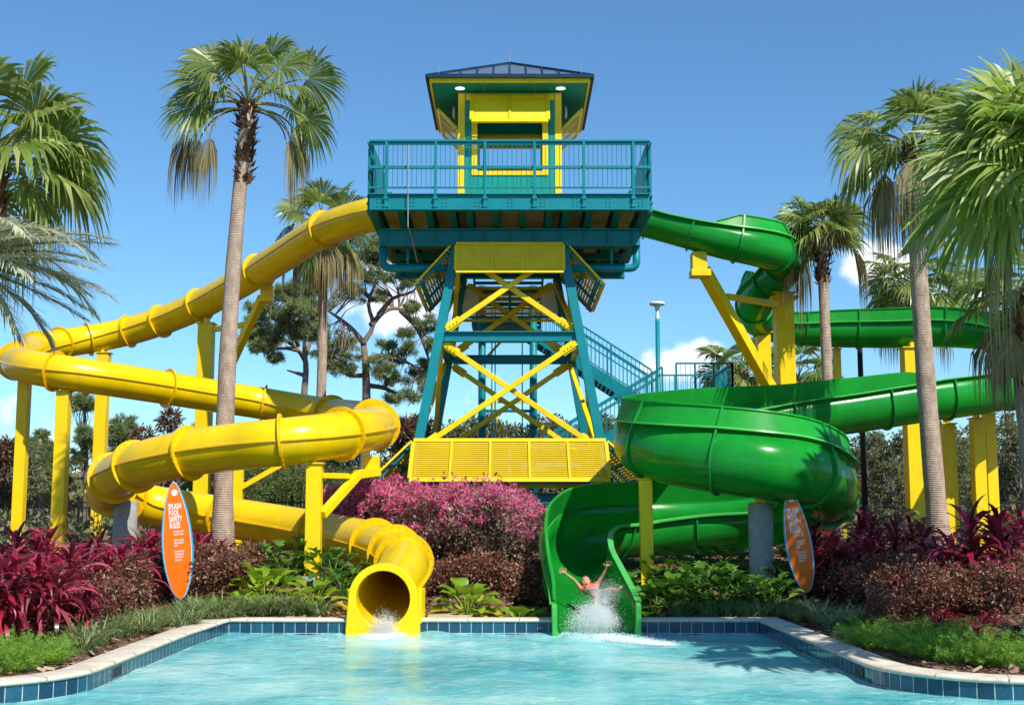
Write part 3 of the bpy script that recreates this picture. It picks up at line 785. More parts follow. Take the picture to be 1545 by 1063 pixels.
# soffit, roof
e0, e1 = X0-1.82, X0+1.82; r0, r1 = 27.45, 31.3
so = MB(); so.box(e0+.06, e1-.06, r0+.06, r1-.06, 11.203, 11.24); T('soffit', so, 'teal_wall', bevel=0)
gr_ = MB()
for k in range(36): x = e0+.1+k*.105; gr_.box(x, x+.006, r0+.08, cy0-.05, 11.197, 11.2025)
T('soffit_boards', gr_, 'teal_dark', bevel=0)
fa = MB(); fa.box(e0, e1, r0, r0+.05, 11.17, 11.27); fa.box(e0, e1, r1-.05, r1, 11.17, 11.27); fa.box(e0, e0+.05, r0+.05, r1-.05, 11.17, 11.27); fa.box(e1-.05, e1, r0+.05, r1-.05, 11.17, 11.27)
T('roof_fascia', fa, 'yellow_paint')
apex = Vector((X0, (r0+r1)/2, 12.3)); o_ = .05
cor = [V(e0-o_, r0-o_, 11.30), V(e1+o_, r0-o_, 11.30), V(e1+o_, r1+o_, 11.30), V(e0-o_, r1+o_, 11.30)]
rf = MB(); rf.add([*cor, apex], [(0,1,4), (1,2,4), (2,3,4), (3,0,4), (3,2,1,0)]); ro = T('roof', rf, 'roof_metal', bevel=0)
se = MB()
for i in range(4):
    a, c = cor[i], cor[(i+1) % 4]; se.beam(a-V(0,0,.0), c-V(0,0,0), .07, .085)
    se.beam(a+V(0,0,.02), apex+V(0,0,.02), .06, .06)
    nrm = (c-a).cross(apex-a).normalized(); n_ = 9
    mid = (a+c)/2; up_ = (apex-mid)
    for k in range(1, n_+1):
        t_ = k/(n_+1); p = a.lerp(c, t_); hgt = 1-abs(2*t_-1); se.beam(p+nrm*.02, p+up_*hgt+nrm*.02, .035, .045, up=nrm)
se.build('roof_seams', M['navy'], ro)
for p in (cor[0]+V(.25, .2, 0), cor[1]+V(-.25, .2, 0), apex): lr = MB(); lr.cyl(p, p+V(0,0,.36), .009, .005, 6); lr.build('lightning_rod', M['galv'], ro)
for px, py in ((694, 135.5), (846, 136)):
    p = at(px, py, 27.95); b = MB(); b.lathe((p.x, p.y, 11.19), [(0, 0), (.09, 0), (.11, .006)], 20); b.build('downlight', M['lamp_on'], tw)
b = MB(); b.lathe((X0, 29.0, 11.19), [(0, 0), (.09, 0), (.11, .006)], 20); b.build('downlight', M['lamp_on'], tw)
# conduit wires under the roof
b = MB(); b.tube([at(731, 140, 28.0), at(731, 128, 27.6), at(745, 121, 27.5)], .008, 5); b.tube([at(808, 140, 28.0), at(807, 128, 27.6), at(797, 121, 27.5)], .008, 5); T('cable', b, 'galv', bevel=0)
# --- louvred skirts round the tower
z1, z0 = 7.34, 6.82
LV('louvred_panel', (X0-1.17, 26.98, 7.36), (X0+1.17, 26.98, 7.36), (X0+1.17, 26.82, 6.72), (X0-1.17, 26.82, 6.72), bars=2, under=.05)
for sx in (-1, 1):
    A = V(X0+sx*1.28, 27.1, 7.36); B = V(X0+sx*1.28, 30.9, 7.36); Cc = V(X0+sx*2.06, 30.9, 6.5); D = V(X0+sx*2.06, 27.1, 6.5)
    if sx < 0: LV('louvred_panel', B, A, D, Cc, bars=3, under=.07, nsl=14, cov=.97)
    else: LV('louvred_panel', A, B, Cc, D, bars=3, under=.07, nsl=14, cov=.97)
LV('louvred_panel', (X0+1.3, 31.3, 7.15), (X0-1.3, 31.3, 7.15), (X0-1.3, 31.5, 6.35), (X0+1.3, 31.5, 6.35), bars=3, under=.05)
for x_ in (X0-1.2, X0+.78): pn = MB(); pn.box(x_, x_+.42, 31.15, 31.18, 6.5, 7.1); T('white_panel', pn, 'white', bevel=0)
LV('louvred_panel', (X0-2.03, 26.62, 3.06), (X0+2.03, 26.62, 3.06), (X0+2.1, 26.4, 2.22), (X0-2.1, 26.4, 2.22), bars=4, under=.06, fw=.08)
for sx in (-1, 1):
    A = V(X0+sx*2.1, 26.7, 3.03); B = V(X0+sx*2.1, 31.7, 3.03); Cc = V(X0+sx*2.92, 31.9, 2.2); D = V(X0+sx*2.92, 26.4, 2.2)
    if sx < 0: LV('louvred_panel', B, A, D, Cc, bars=4, under=.07, nsl=16)
    else: LV('louvred_panel', A, B, Cc, D, bars=4, under=.07, nsl=16)
LV('louvred_panel', (X0+2.03, 31.9, 3.0), (X0-2.03, 31.9, 3.0), (X0-2.1, 32.1, 2.2), (X0+2.1, 32.1, 2.2), bars=4, under=.06, fw=.08)
# ================================================================== STAIRCASE BEHIND
st = thing('staircase', 'teal steel staircase with landings and railings behind the tower', 'staircase', (3, 38, .6))
SY = 37.5
def ST(name, mb, mat='teal', bevel=0): return mb.build(name, M[mat], st, bevel=bevel)
for px in (727.5, 804.5):
    a = at(px, 470, 35.2); b = MB(); b.cyl((a.x, a.y, .5), (a.x, a.y, 7.9), .105, n=16); b.build('column', M['teal'], st, True)
    c_ = MB()
    c_.cyl((a.x, a.y, 3.9), (a.x, a.y, 3.96), .2, n=16); c_.build('collar', M['teal'], st)
def flight(a, b, w, side, steps, rail=True, name='flight'):
    """a top, b bottom of the near stringer; w = width along +Y"""
    a = Vector(a); b = Vector(b); s = MB()
    wv = Vector((0, w, 0))
    for o in (Vector(), wv): s.beam(a+o, b+o, .05, .34)
    ST('stringer', s)
    tr = MB()
    for k in range(steps):
        t_ = (k+.5)/steps; p = a.lerp(b, t_); dx = (b.x-a.x)/steps
        tr.box(p.x-abs(dx)*.55, p.x+abs(dx)*.55, p.y+.03, p.y+w-.03, p.z+.02, p.z+.06)
        tr.box(p.x-abs(dx)*.5, p.x-abs(dx)*.5+.02, p.y+.03, p.y+w-.03, p.z-.15, p.z+.02)
    ST('tread', tr, 'teal_dark')
    if rail:
        for o in (Vector(), wv):
            h = V(0, 0, 1.07); r = MB(); r.beam(a+o+h+V(0,0,.12), b+o+h+V(0,0,.12), .05, .05); r.beam(a+o+V(0,0,.98), b+o+V(0,0,.98), .04, .04) ; r.beam(a+o+V(0,0,.25), b+o+V(0,0,.25), .035, .035)
            ST('handrail', r)
            q = MB(); L_ = (b-a).length; n_ = int(L_/.14)
            for k in range(n_+1):
                p = a.lerp(b, k/n_)+o; q.cyl(p+V(0,0,.25), p+V(0,0,1.17), .009, n=5, caps=False)
            ST('balusters', q)
            for k in range(4):
                p = a.lerp(b, k/3)+o; q = MB(); q.beam(p-V(0,0,.05), p+V(0,0,1.17), .055, .055, up=(0,1,0)); ST('rail_post', q)
F1a = at(800, 500, SY); F1b = at(984, 618, SY)
flight(F1a, F1b, 1.5, 1, 15)
F2a = at(1000, 616, SY-1.7); F2b = at(822, 722, SY-1.7)
flight(F2a, F2b, 1.5, 1, 15)
b = MB(); L1 = at(985, 604, SY-1.7); L2 = at(1106, 604, SY-1.7); zz = F1b.z+.1
b.box(F1b.x-.05, L2.x, SY-1.7, SY+1.5, zz-.2, zz); ST('landing', b)
lr_ = MB()
for (a, c) in (((F1b.x+.3, SY+1.5), (L2.x, SY+1.5)), ((L2.x, SY+1.5), (L2.x, SY-1.7)), ((F2a.x+.4, SY-1.7), (L2.x, SY-1.7))):
    a = V(a[0], a[1], zz); c = V(c[0], c[1], zz)
    lr_.beam(a+V(0,0,1.1), c+V(0,0,1.1), .05, .05); lr_.beam(a+V(0,0,.1), c+V(0,0,.1), .035, .035)
    n_ = int((c-a).length/.13)
    for k in range(n_+1): p = a.lerp(c, k/n_); lr_.cyl(p+V(0,0,.1), p+V(0,0,1.1), .009, n=5, caps=False)
    for k in range(4): p = a.lerp(c, k/3); lr_.beam(p, p+V(0,0,1.1), .055, .055, up=(0,1,0))
ST('landing_railing', lr_)
for x in (F1b.x+.3, L2.x-.2):
    for y in (SY-1.6, SY+1.4): b = MB(); b.cyl((x, y, .5), (x, y, zz-.2), .1, n=12); ST('column', b)
# upper landing and dark flight seen between the round columns
ul = MB(); a = at(722, 470, 35.4); c = at(872, 498, 35.4); zu = F1a.z+.1
ul.box(X0-1.1, F1a.x+.05, 35.5, 39.2, zu-.22, zu); ST('landing', ul)
up = MB(); pa = V(X0-1.0, 33.6, 8.2); pb = V(X0-1.0, 38.6, zu-.05)
for sx in (0, 1.9): up.beam(pa+V(sx, 0, 0), pb+V(sx, 0, 0), .05, .32)
for k in range(14):
    p = pa.lerp(pb, (k+.5)/14); up.box(p.x+.03, p.x+1.87, p.y-.18, p.y+.12, p.z, p.z+.04)
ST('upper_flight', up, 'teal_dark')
br = MB()
a = at(727.5, 560, 35.2); c = at(804.5, 560, 35.2)
for z in (4.35, 3.3): br.beam((a.x+.1, a.y, z), (c.x-.1, c.y, z), .08, .08)
ST('tie_beam', br)
for q0_, q1_ in (((733, 540), (790, 478)), ((736, 600), (766, 665)), ((742, 606), (800, 606))): yb2 = MB(); yb2.beam(at(*q0_, 36.5), at(*q1_, 36.5), .07, .07); ST('brace', yb2, 'yellow_paint')
rr = MB()
for px in (742, 747, 788): q = at(px, 600, 35.6); rr.cyl((q.x, q.y, .6), (q.x, q.y, 7.6), .02, n=6)
ST('pipe', rr)
# ================================================================== LAMP POST
a = at(992, 492, 40); g_ = .5
lp = thing('lamp_post', 'teal pole lamp with a flat white disc head behind the stair landing', 'lamp post', (a.x, 40, g_))
b = MB(); b.cyl((a.x, 40, g_), (a.x, 40, a.z+.25), .09, .07, 12); b.build('pole', M['teal'], lp, True)
b = MB(); zt_ = at(992, 455, 40).z; b.lathe((a.x, 40, 0), [(.07, a.z+.2), (.05, zt_-.35), (.09, zt_-.16), (.2, zt_-.11), (.24, zt_-.09)], 20); b.build('lamp_neck', M['white'], lp, True)
b = MB(); b.lathe((a.x, 40, 0), [(.0, zt_-.12), (.24, zt_-.11), (.26, zt_-.06), (.22, zt_-.02), (0, zt_)], 20); b.build('lamp_head', M['white'], lp, True)
# ================================================================== SIGNS
def surfsign(top, bot, Y, roty, label, words=True):
    a = at(*top, Y); b = at(*bot, Y-.05); H = (a-b).length
    t = thing('surfboard_sign', label, 'sign', tuple(b-V(0,0,.05)), 'surfboard shaped splash pool signs'); L = LOC[t.name]
    up = (a-b).normalized(); rt = Matrix.Rotation(roty, 3, 'Z') @ Vector((1, 0, 0)); rt = (rt-up*rt.dot(up)).normalized(); nr = up.cross(rt)   # nr points away from the viewer
    def outline(k):
        o = []
        n = 36
        W_ = H*.13*k
        def hw(s): return W_*(max(0, math.sin(PI*min(1, s**.86)))**.62)*(1.0 if s > .12 else 1)
        # s = 0 bottom, 1 top ; slightly blunter at the top
        for i in range(n+1):
            s = i/n; o.append((hw(s), s))
        for i in range(n-1, 0, -1):
            s = i/n; o.append((-hw(s), s))
        m_ = (1-k)*.13
        return [(x, H*(m_*.5+s*(1-m_*.95))) for x, s in o]
    def plate(k, d0, d1, mat, nm, par, bv=0):
        o = outline(k); n = len(o)
        vs = [b+rt*x+up*y+nr*d0 for x, y in o]+[b+rt*x+up*y+nr*d1 for x, y in o]
        fs = [tuple(range(n)), tuple(range(2*n-1, n-1, -1))]+[(i, i+n, (i+1) % n+n, (i+1) % n) for i in range(n)]
        return mkobj(nm, vs, fs, mat, par, bevel=bv)
    bd = plate(1.0, -.02, .02, M['sign_blue'], 'board', t, .004)
    plate(.90, -.0225, -.0203, M['white'], 'border_line', t); plate(.875, -.025, -.0227, M['sign_orange'], 'face_panel', t)
    st_ = MB(); st_.cyl(b+nr*.06-V(0,0,.35), b+nr*.06+up*H*.45, .025, n=8); st_.build('stake', M['galv'], t)
    c = b+up*H*.90+rt*.005; s = MB(); n = 24
    vs = [c+(rt*math.cos(2*PI*k/n)+up*math.sin(2*PI*k/n))*(.055 if k % 2 else .047)-nr*.0275 for k in range(n)]; s.add(vs, [tuple(range(n))]); s.build('sun_emblem', M['white'], t)
    def txt(body, x, y, size, wf, bold, nm, sp=1.0):
        cu = bpy.data.curves.new(nm, 'FONT'); cu.body = body; cu.size = size; cu.offset = bold; cu.extrude = .0006; cu.space_line = sp; cu.align_x = 'LEFT'; cu.resolution_u = 2
        tmp = bpy.data.objects.new('tmp', cu); C.objects.link(tmp); bpy.context.view_layer.update()
        me = bpy.data.meshes.new_from_object(tmp.evaluated_get(bpy.context.evaluated_depsgraph_get())); C.objects.unlink(tmp); bpy.data.objects.remove(tmp)
        mt = Matrix.Identity(4)
        for v in me.vertices: v.co = (b+rt*(x+v.co.x*wf)+up*(y+v.co.y)-nr*(.0275+v.co.z*.3))-L
        me.materials.clear(); me.materials.append(M['white'])
        o = bpy.data.objects.new(nm, me); C.objects.link(o); o.parent = t
    txt('SPLASH\nPOOL\nSAFETY\nRULES', -.105, H*.762, .124, .50, .0035, 'title_lettering', .82)
    txt('· Do not block the\n  exit of the slides\n\n· Leave the splash\n  pool quickly and\n  safely\n\n· No swimming or\n  floating devices\n  allowed in the\n  splash pool', -.06, H*.565, .050, .46, .0008, 'rules_lettering', .90)
    return t
M['sign_blue'] = paint('sign_blue', (.03, .35, .68), .35, .03, 3); M['sign_orange'] = paint('sign_orange', (.85, .16, .004), .4, .03, 3)
surfsign((262, 725), (273, 905), 20.5, .06, 'bright sunlit orange surfboard sign with a light blue edge in the left bed')
surfsign((1190, 737), (1218, 894), 20.9, .0, 'shaded, leaning orange surfboard sign with a blue edge in the right bed')
# ================================================================== VEGETATION helpers (numpy)
def unit(a): return a/np.maximum(1e-9, np.linalg.norm(a, axis=-1, keepdims=True))
def rdir(n):
    a = rng.normal(size=(n, 3)); return unit(a)
class LB:
    """collects leaf-sized faces as arrays"""
    def __init__(s): s.v = []; s.f = []; s.n = 0
    def addv(s, v, f): s.v.append(v); s.f.append((f+s.n)); s.n += len(v)
    def kites(s, pos, d, up, L, W, fold=.25, mid=.45):
        """leaves as folded kites: base, left, tip, right"""
        pos = np.asarray(pos, float); d = unit(np.asarray(d, float)); n = len(pos)
        L = np.broadcast_to(L, (n,))[:, None]; W = np.broadcast_to(W, (n,))[:, None]
        sd = unit(np.cross(d, up)); nn = np.cross(sd, d)
        m = pos+d*L*mid
        v = np.stack([pos, m-sd*W/2+nn*W*fold, pos+d*L, m+sd*W/2+nn*W*fold], 1).reshape(-1, 3)
        b = (np.arange(n)*4)[:, None]; f = np.concatenate([b+np.array([0, 1, 2]), b+np.array([0, 2, 3])]) ; s.addv(v, f)
    def strip(s, cen, side, W, normal=None, fold=0):
        """blades: cen (n,k,3) centre line points, side (n,k,3), W (n,k)"""
        n, k, _ = cen.shape; a = cen-side*W[..., None]/2; b = cen+side*W[..., None]/2
        v = np.stack([a, b], 2).reshape(n, 2*k, 3).reshape(-1, 3)
        base = (np.arange(n)*2*k)[:, None, None]; j = (np.arange(k-1)*2)[None, :, None]
        q1 = (base+j+np.array([0, 1, 3])[None, None]).reshape(-1, 3); q2 = (base+j+np.array([0, 3, 2])[None, None]).reshape(-1, 3)
        s.addv(v, np.concatenate([q1, q2]))
    def build(s, name, mat, parent=None, loc=None, smooth=False):
        v = np.concatenate(s.v); f = np.concatenate(s.f)
        me = bpy.data.meshes.new(name); L = LOC.get(parent.name, Vector()) if parent else (Vector(loc) if loc is not None else Vector())
        v = v-np.array(L); me.vertices.add(len(v)); me.vertices.foreach_set('co', v.astype(np.float32).ravel())
        me.loops.add(len(f)*3); me.loops.foreach_set('vertex_index', f.astype(np.int32).ravel())
        me.polygons.add(len(f)); me.polygons.foreach_set('loop_start', (np.arange(len(f))*3).astype(np.int32))
        me.materials.append(mat); me.update(calc_edges=True); me.validate()
        o = bpy.data.objects.new(name, me); C.objects.link(o); LOC[o.name] = L
        if parent: o.parent = parent
        else: o.location = L
        return o
UP = np.array([0, 0, 1.])
def npv(*a): return np.array(a, float)
# ---- materials
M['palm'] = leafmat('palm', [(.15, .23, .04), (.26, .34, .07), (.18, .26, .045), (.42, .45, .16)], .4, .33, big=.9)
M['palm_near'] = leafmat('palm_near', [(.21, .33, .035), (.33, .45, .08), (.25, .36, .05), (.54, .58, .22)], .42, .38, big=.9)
M['palm_dead'] = leafmat('palm_dead', [(.24, .19, .09), (.36, .27, .14), (.28, .24, .10), (.16, .15, .06)], .2, .8)
M['petiole'] = paint('petiole', (.30, .26, .08), .5, .2, 3)
M['silver'] = leafmat('silver', [(.44, .47, .33), (.58, .60, .46), (.30, .36, .20), (.52, .50, .36)], .25, .45)
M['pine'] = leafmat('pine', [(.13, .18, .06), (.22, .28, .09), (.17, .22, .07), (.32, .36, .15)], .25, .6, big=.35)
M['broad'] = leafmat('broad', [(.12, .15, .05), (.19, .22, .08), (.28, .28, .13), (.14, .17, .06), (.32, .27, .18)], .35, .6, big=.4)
M['bamboo'] = leafmat('bamboo', [(.12, .18, .04), (.18, .24, .06), (.28, .32, .10), (.09, .14, .03)], .3, .6, big=.6)
M['bronze'] = leafmat('bronze', [(.16, .07, .05), (.24, .12, .08), (.10, .05, .03), (.20, .17, .08)], .25, .5)
M['ti_red'] = leafmat('ti_red', [(.50, .02, .07), (.20, .012, .03), (.68, .08, .18), (.09, .012, .02), (.30, .02, .04), (.40, .16, .14)], .3, .3, big=2.5)
M['ti_dark'] = leafmat('ti_dark', [(.22, .012, .04), (.09, .012, .02), (.50, .03, .10), (.09, .012, .02), (.22, .07, .06)], .25, .3, big=2.5)
M['darkleaf'] = leafmat('darkleaf', [(.17, .05, .035), (.26, .08, .05), (.10, .04, .025), (.42, .24, .17), (.20, .14, .06), (.32, .07, .05)], .2, .4)
M['redleaf'] = leafmat('redleaf', [(.30, .01, .03), (.15, .008, .02), (.07, .01, .015)], .25, .4)
M['pink'] = leafmat('pink', [(.80, .09, .30), (.88, .22, .44), (.70, .04, .22), (.90, .45, .60)], .35, .6, big=2)
M['shrub'] = leafmat('shrub', [(.16, .07, .06), (.22, .13, .09), (.09, .045, .04), (.20, .20, .08), (.38, .30, .24)], .25, .45)
M['grass'] = leafmat('grass', [(.14, .21, .06), (.24, .32, .11), (.40, .46, .22), (.18, .25, .08)], .25, .5)
M['variegated'] = leafmat('variegated', [(.16, .22, .08), (.36, .40, .20), (.26, .32, .12), (.50, .52, .33)], .25, .45)
M['fern'] = leafmat('fern', [(.19, .38, .03), (.27, .48, .05), (.36, .56, .08), (.14, .30, .03)], .35, .6, big=3)
M['philo'] = leafmat('philo', [(.24, .42, .02), (.34, .52, .03), (.18, .34, .02), (.50, .56, .05)], .35, .35, big=3)
M['philo_dark'] = leafmat('philo_dark', [(.05, .15, .018), (.08, .22, .022), (.12, .27, .03), (.07, .18, .02), (.24, .36, .05)], .25, .32, big=3)
M['yleaf'] = leafmat('yleaf', [(.62, .52, .03), (.55, .55, .05), (.70, .45, .03)], .3, .4)
M['twig'] = paint('twig', (.12, .08, .055), .9, .2, 5)
def barkmat(name, col, dark, ringed=True, sc=9):
    m, n, o = nt(name)
    tc = n.nodes.new('ShaderNodeTexCoord'); wv_ = n.nodes.new('ShaderNodeTexWave'); wv_.bands_direction = 'Z'; wv_.inputs['Scale'].default_value = sc; wv_.inputs['Distortion'].default_value = 3.5; wv_.inputs['Detail'].default_value = 3; wv_.inputs['Detail Scale'].default_value = 2
    n.links.new(tc.outputs['Object'], wv_.inputs['Vector'])
    f = noise(n, 7, 6, .7, stretch=(1, 1, .5 if ringed else .2))
    c = ramp(n, f, [(.3, dark), (.65, col)])
    if ringed: c = mixc(n, .3, c, ramp(n, wv_.outputs['Fac'], [(.1, (.45, .42, .4)), (.5, (1.1, 1.1, 1.1))]), 'MULTIPLY')
    p = pbsdf(n, c, .9, nrm=bump(n, wv_.outputs['Fac'] if ringed else f, .5, .02), spec=.2); n.links.new(p.outputs[0], o.inputs[0]); return m
M['palm_bark'] = barkmat('palm_bark', (.54, .41, .31), (.27, .19, .14), sc=9)
M['boots'] = barkmat('boots', (.30, .13, .07), (.07, .035, .02), False)
M['pine_bark'] = barkmat('pine_bark', (.26, .19, .15), (.10, .07, .06), False)
M['grey_bark'] = barkmat('grey_bark', (.24, .21, .17), (.10, .085, .07), False)
# ---- fan palm leaf
def fan(lb, pb, base, az, el, pet, Rr, droop=.5, nseg=34, spread=125, wind=0, twist=0, limp=0, join=.6):
    """el = start elevation of the petiole (deg). limp 0..1 = collapsed (dead) leaf"""
    b = np.array(base, float); h = npv(math.cos(R(az)), math.sin(R(az)), 0)
    k = 7; pts = [b]; e = R(el); sag = R(26+30*droop)
    for i in range(k):
        d = h*math.cos(e)+UP*math.sin(e); pts.append(pts[-1]+d*pet/k); e -= sag/k
        if limp and e < R(-35): e = max(e, R(-85))
    pts = np.array(pts); H = pts[-1]; T = unit(pts[-1]-pts[-2])
    if pb is not None: pb.tube([tuple(q) for q in pts], [.026-.012*i/k for i in range(k+1)], 5, caps=False)
    S = unit(np.cross(T, UP)); Nn = np.cross(S, T)
    if twist: S, Nn = S*math.cos(twist)+Nn*math.sin(twist), Nn*math.cos(twist)-S*math.sin(twist)
    a = np.linspace(-R(spread), R(spread), nseg)*(1-.72*limp); a = a+rng.normal(size=nseg)*.02
    cup = .28+.3*rng.random()
    D = np.cos(a)[:, None]*T+np.sin(a)[:, None]*S+Nn*(cup*(1-np.cos(a)))[:, None]*.5
    D = unit(D); Lr = Rr*(.80+.22*np.cos(a*.6))*(1+rng.normal(size=nseg)*.05)
    t = np.array([0.04, .3, join, .76, .9, 1.0]); da = 2*R(spread)/nseg*(1-.72*limp)
    cen = H+D[:, None, :]*(Lr[:, None]*t)[..., None]
    dr = (.10+.65*droop+rng.random((nseg, 1))*.35)
    sagz = (np.maximum(0, t-.35)**1.9)[None]*Lr[:, None]*dr*1.6
    # gravity pulls, and keeps length by pulling inward a little
    cen = cen-UP*sagz[..., None]-D[:, None, :]*(sagz*.35)[..., None]
    if wind: cen = cen+npv(*wind_dir)*(sagz*wind)[..., None]
    W = (Lr[:, None]*t*da*1.12); Wm = (Lr*join*da*1.1)[:, None]
    W = np.where(t[None] <= join+.01, W, Wm*(np.clip((1.0-t)/(1-join), 0, 1)[None]**.8)*.8)
    side = unit(np.cross(D, Nn))[:, None, :].repeat(len(t), 1)
    tl = (rng.random((nseg, 1, 1))-.5)*.5
    side = unit(side+Nn*tl+Nn*((np.arange(nseg) % 2*2-1)*.35)[:, None, None])
    lb.strip(cen, side, W)
wind_dir = (-.8, .1, -.1)
def trunk_curve(base, top, bow=0.0, n=10):
    base = Vector(base); top = Vector(top); out = []
    for i in range(n+1):
        t = i/n; p = base.lerp(top, t); p.x += bow*math.sin(PI*t); out.append(p)
    return out
def palm(name, label, base, top, r0, r1, leaves, Rr, pet=.9, dead=6, boots=1.2, bow=0, group=None, mat='palm', seed=1, deadR=None, extra=None, dead_az=None, dpet=1.0, trunkless=False, el_rng=(78, -25), nseg=36):
    global rng
    rng = np.random.default_rng(seed); rs = random.Random(seed)
    t = thing(name, label, 'palm tree', tuple(base), group)
    pts = trunk_curve(base, top, bow, 14); n = len(pts)
    rad = [(r0*1.35 if i == 0 else r0*1.1 if i == 1 else r0+(r1-r0)*i/(n-1))*(1+.03*math.sin(i*2.3)) for i in range(n)]
    mb = MB(); mb.tube(pts, rad, 18); mb.build('trunk', M['palm_bark'], t, True)
    topv = Vector(top); L_ = LB(); PB = MB()
    for i in range(leaves):
        q = (i+.5)/leaves; az = i*137.5+rs.uniform(-12, 12); el = el_rng[0]+(el_rng[1]-el_rng[0])*q**.9+rs.uniform(-6, 6)
        fan(L_, PB, topv+Vector((0, 0, .1-.25*q)), az, el, pet*rs.uniform(.8, 1.15), Rr*rs.uniform(.82, 1.12), droop=.18+.5*q+rs.uniform(-.05, .12), twist=rs.uniform(-.5, .5), nseg=nseg)
    for e in (extra or []): fan(L_, PB, topv, *e[:4], droop=e[4], twist=e[5] if len(e) > 5 else 0, nseg=max(38, int(nseg*1.25)))
    L_.build('crown', M[mat], t)
    PB.build('leaf_stalks', M['petiole'], t, True)
    if dead:
        D_ = LB(); DP = MB()
        for i in range(dead):
            az = i*360/dead+rs.uniform(-25, 25) if not dead_az else dead_az[i % len(dead_az)]
            fan(D_, DP, topv-Vector((0, 0, .15)), az, rs.uniform(-5, 18), dpet*pet*rs.uniform(.85, 1.15), (deadR or Rr)*rs.uniform(.8, 1.05), droop=2.1, limp=.8, nseg=22)
        D_.build('dead_fronds', M['palm_dead'], t); DP.build('dead_stalks', M['palm_dead'], t, True)
    if boots:
        bb = LB(); nb = int(boots*110); zz = rng.random(nb)*boots; a = rng.random(nb)*2*PI
        i0 = Vector(top)-Vector((0, 0, 0)); dirn = (Vector(top)-Vector(base)).normalized()
        pos = np.array([tuple(Vector(top)-dirn*float(z)) for z in zz]); rr_ = r1*(1.12-.3*zz/boots)
        out = np.stack([np.cos(a), np.sin(a), np.zeros(nb)], 1)
        bb.kites(pos+out*rr_[:, None]*.75, out*.55+UP*rng.uniform(.2, 1.0, (nb, 1)), out, rng.uniform(.14, .3, nb), rng.uniform(.06, .13, nb), fold=.4, mid=.3)
        bb.build('leaf_bases', M['boots'], t)
    return t
# ---- generic crown from clumps
def clump_leaves(lb, centers, radii, n, L, W, flat=.8, shell=.55, upb=.4):
    centers = np.asarray(centers, float); radii = np.asarray(radii, float)
    k = rng.choice(len(centers), n, p=radii**2/np.sum(radii**2)); d = rdir(n)
    r = radii[k]*(shell+(1-shell)*rng.random(n))*(1+.18*rng.normal(size=n))
    pos = centers[k]+d*r[:, None]*npv(1, 1, flat)
    dd = unit(d+rdir(n)*.9+UP*upb*(rng.random((n, 1))-.4)); lb.kites(pos, dd, rdir(n), L*rng.uniform(.6, 1.3, n), W*rng.uniform(.6, 1.3, n))
def limbs(mb, start, ends, r0, rs, wob=.12, n=5):
    for e in ends:
        s = Vector(start); e = Vector(e); pts = []; L_ = (e-s).length
        for i in range(n+1):
            t = i/n; p = s.lerp(e, t); p += Vector((rs.uniform(-1, 1), rs.uniform(-1, 1), rs.uniform(-.6, 1)))*L_*wob*math.sin(PI*t); pts.append(p)
        mb.tube(pts, [r0*(1-.8*i/n) for i in range(n+1)], 6, caps=False)
def tree(name, label, cat, x, y, h, w, mat, leafL, leafW, nleaf, nclump=14, group=None, seed=1, trunk_r=.16, crown_from=.35, bark='grey_bark', shell=.5, clr=.24):
    global rng
    rng = np.random.default_rng(seed); rs = random.Random(seed); g = gz(x, y) if y < 200 else .6
    t = thing(name, label, cat, (x, y, g), group)
    cs = []; rr = []
    for i in range(nclump):
        q = rs.random()**.8; z = g+h*(crown_from+(1-crown_from-clr*.45)*q); ww = w/2*(1-.55*abs(q-.35))
        a = rs.uniform(0, 2*PI); rad = rs.uniform(.25, 1)**.6*ww*.8
        cs.append((x+math.cos(a)*rad, y+math.sin(a)*rad, z)); rr.append(w*clr*rs.uniform(.6, 1.15))
    mb = MB(); tp = Vector((x, y, g+h*(crown_from+.25)))
    mb.tube([Vector((x, y, g-.1)), Vector((x+w*.02, y, g+h*crown_from*.6)), tp], [trunk_r*1.2, trunk_r*.9, trunk_r*.5], 9)
    limbs(mb, (x, y, g+h*crown_from*.8), cs, trunk_r*.35, rs)
    mb.build('trunk', M[bark], t, True)
    lb = LB(); clump_leaves(lb, cs, rr, nleaf, leafL, leafW, shell=shell); lb.build('crown', M[mat], t)
    return t
# ================================================================== PALMS
def base_of(px, Y, dz=0):
    x = (px-772.5)/F*Y; x *= 1.0; z = gz(x, Y); return Vector((x, Y, z-.05))
def palm_at(name, label, bpx, top, Y, **k):
    tp = at(top[0], top[1], Y); b = base_of(bpx, Y/CP*1.0); b.y = Y; return palm(name, label, tuple(b), tuple(tp), **k)
palm_at('fan_palm', 'tall slender fan palm in front of the yellow slide with a skirt of dead fronds', 344, (374, 158), 24.9, r0=.205, r1=.125, leaves=6, Rr=.92, pet=.95, dead_az=[178, 205, 2, -22, 158, 235, 20, 190], dpet=1.3, dead=8, boots=1.7, bow=-.12, seed=11, el_rng=(84, 35),
  extra=[(172, 48, 1.05, 1.12, .12, 1.25), (185, 12, 1.05, .95, .3, 1.1), (8, 42, 1.35, 1.0, .25, 1.1), (-4, 2, 1.3, .85, .5, .9), (200, 62, 1.0, 1.0, .2, 1.0), (350, 62, 1.0, 1.0, .25, -1.0), (150, 28, .9, 1.0, .4, .9), (30, 20, 1.0, .9, .5, -.8), (270, 70, .8, .95, .2, 0), (-15, -18, 1.3, .8, .8, .5)])
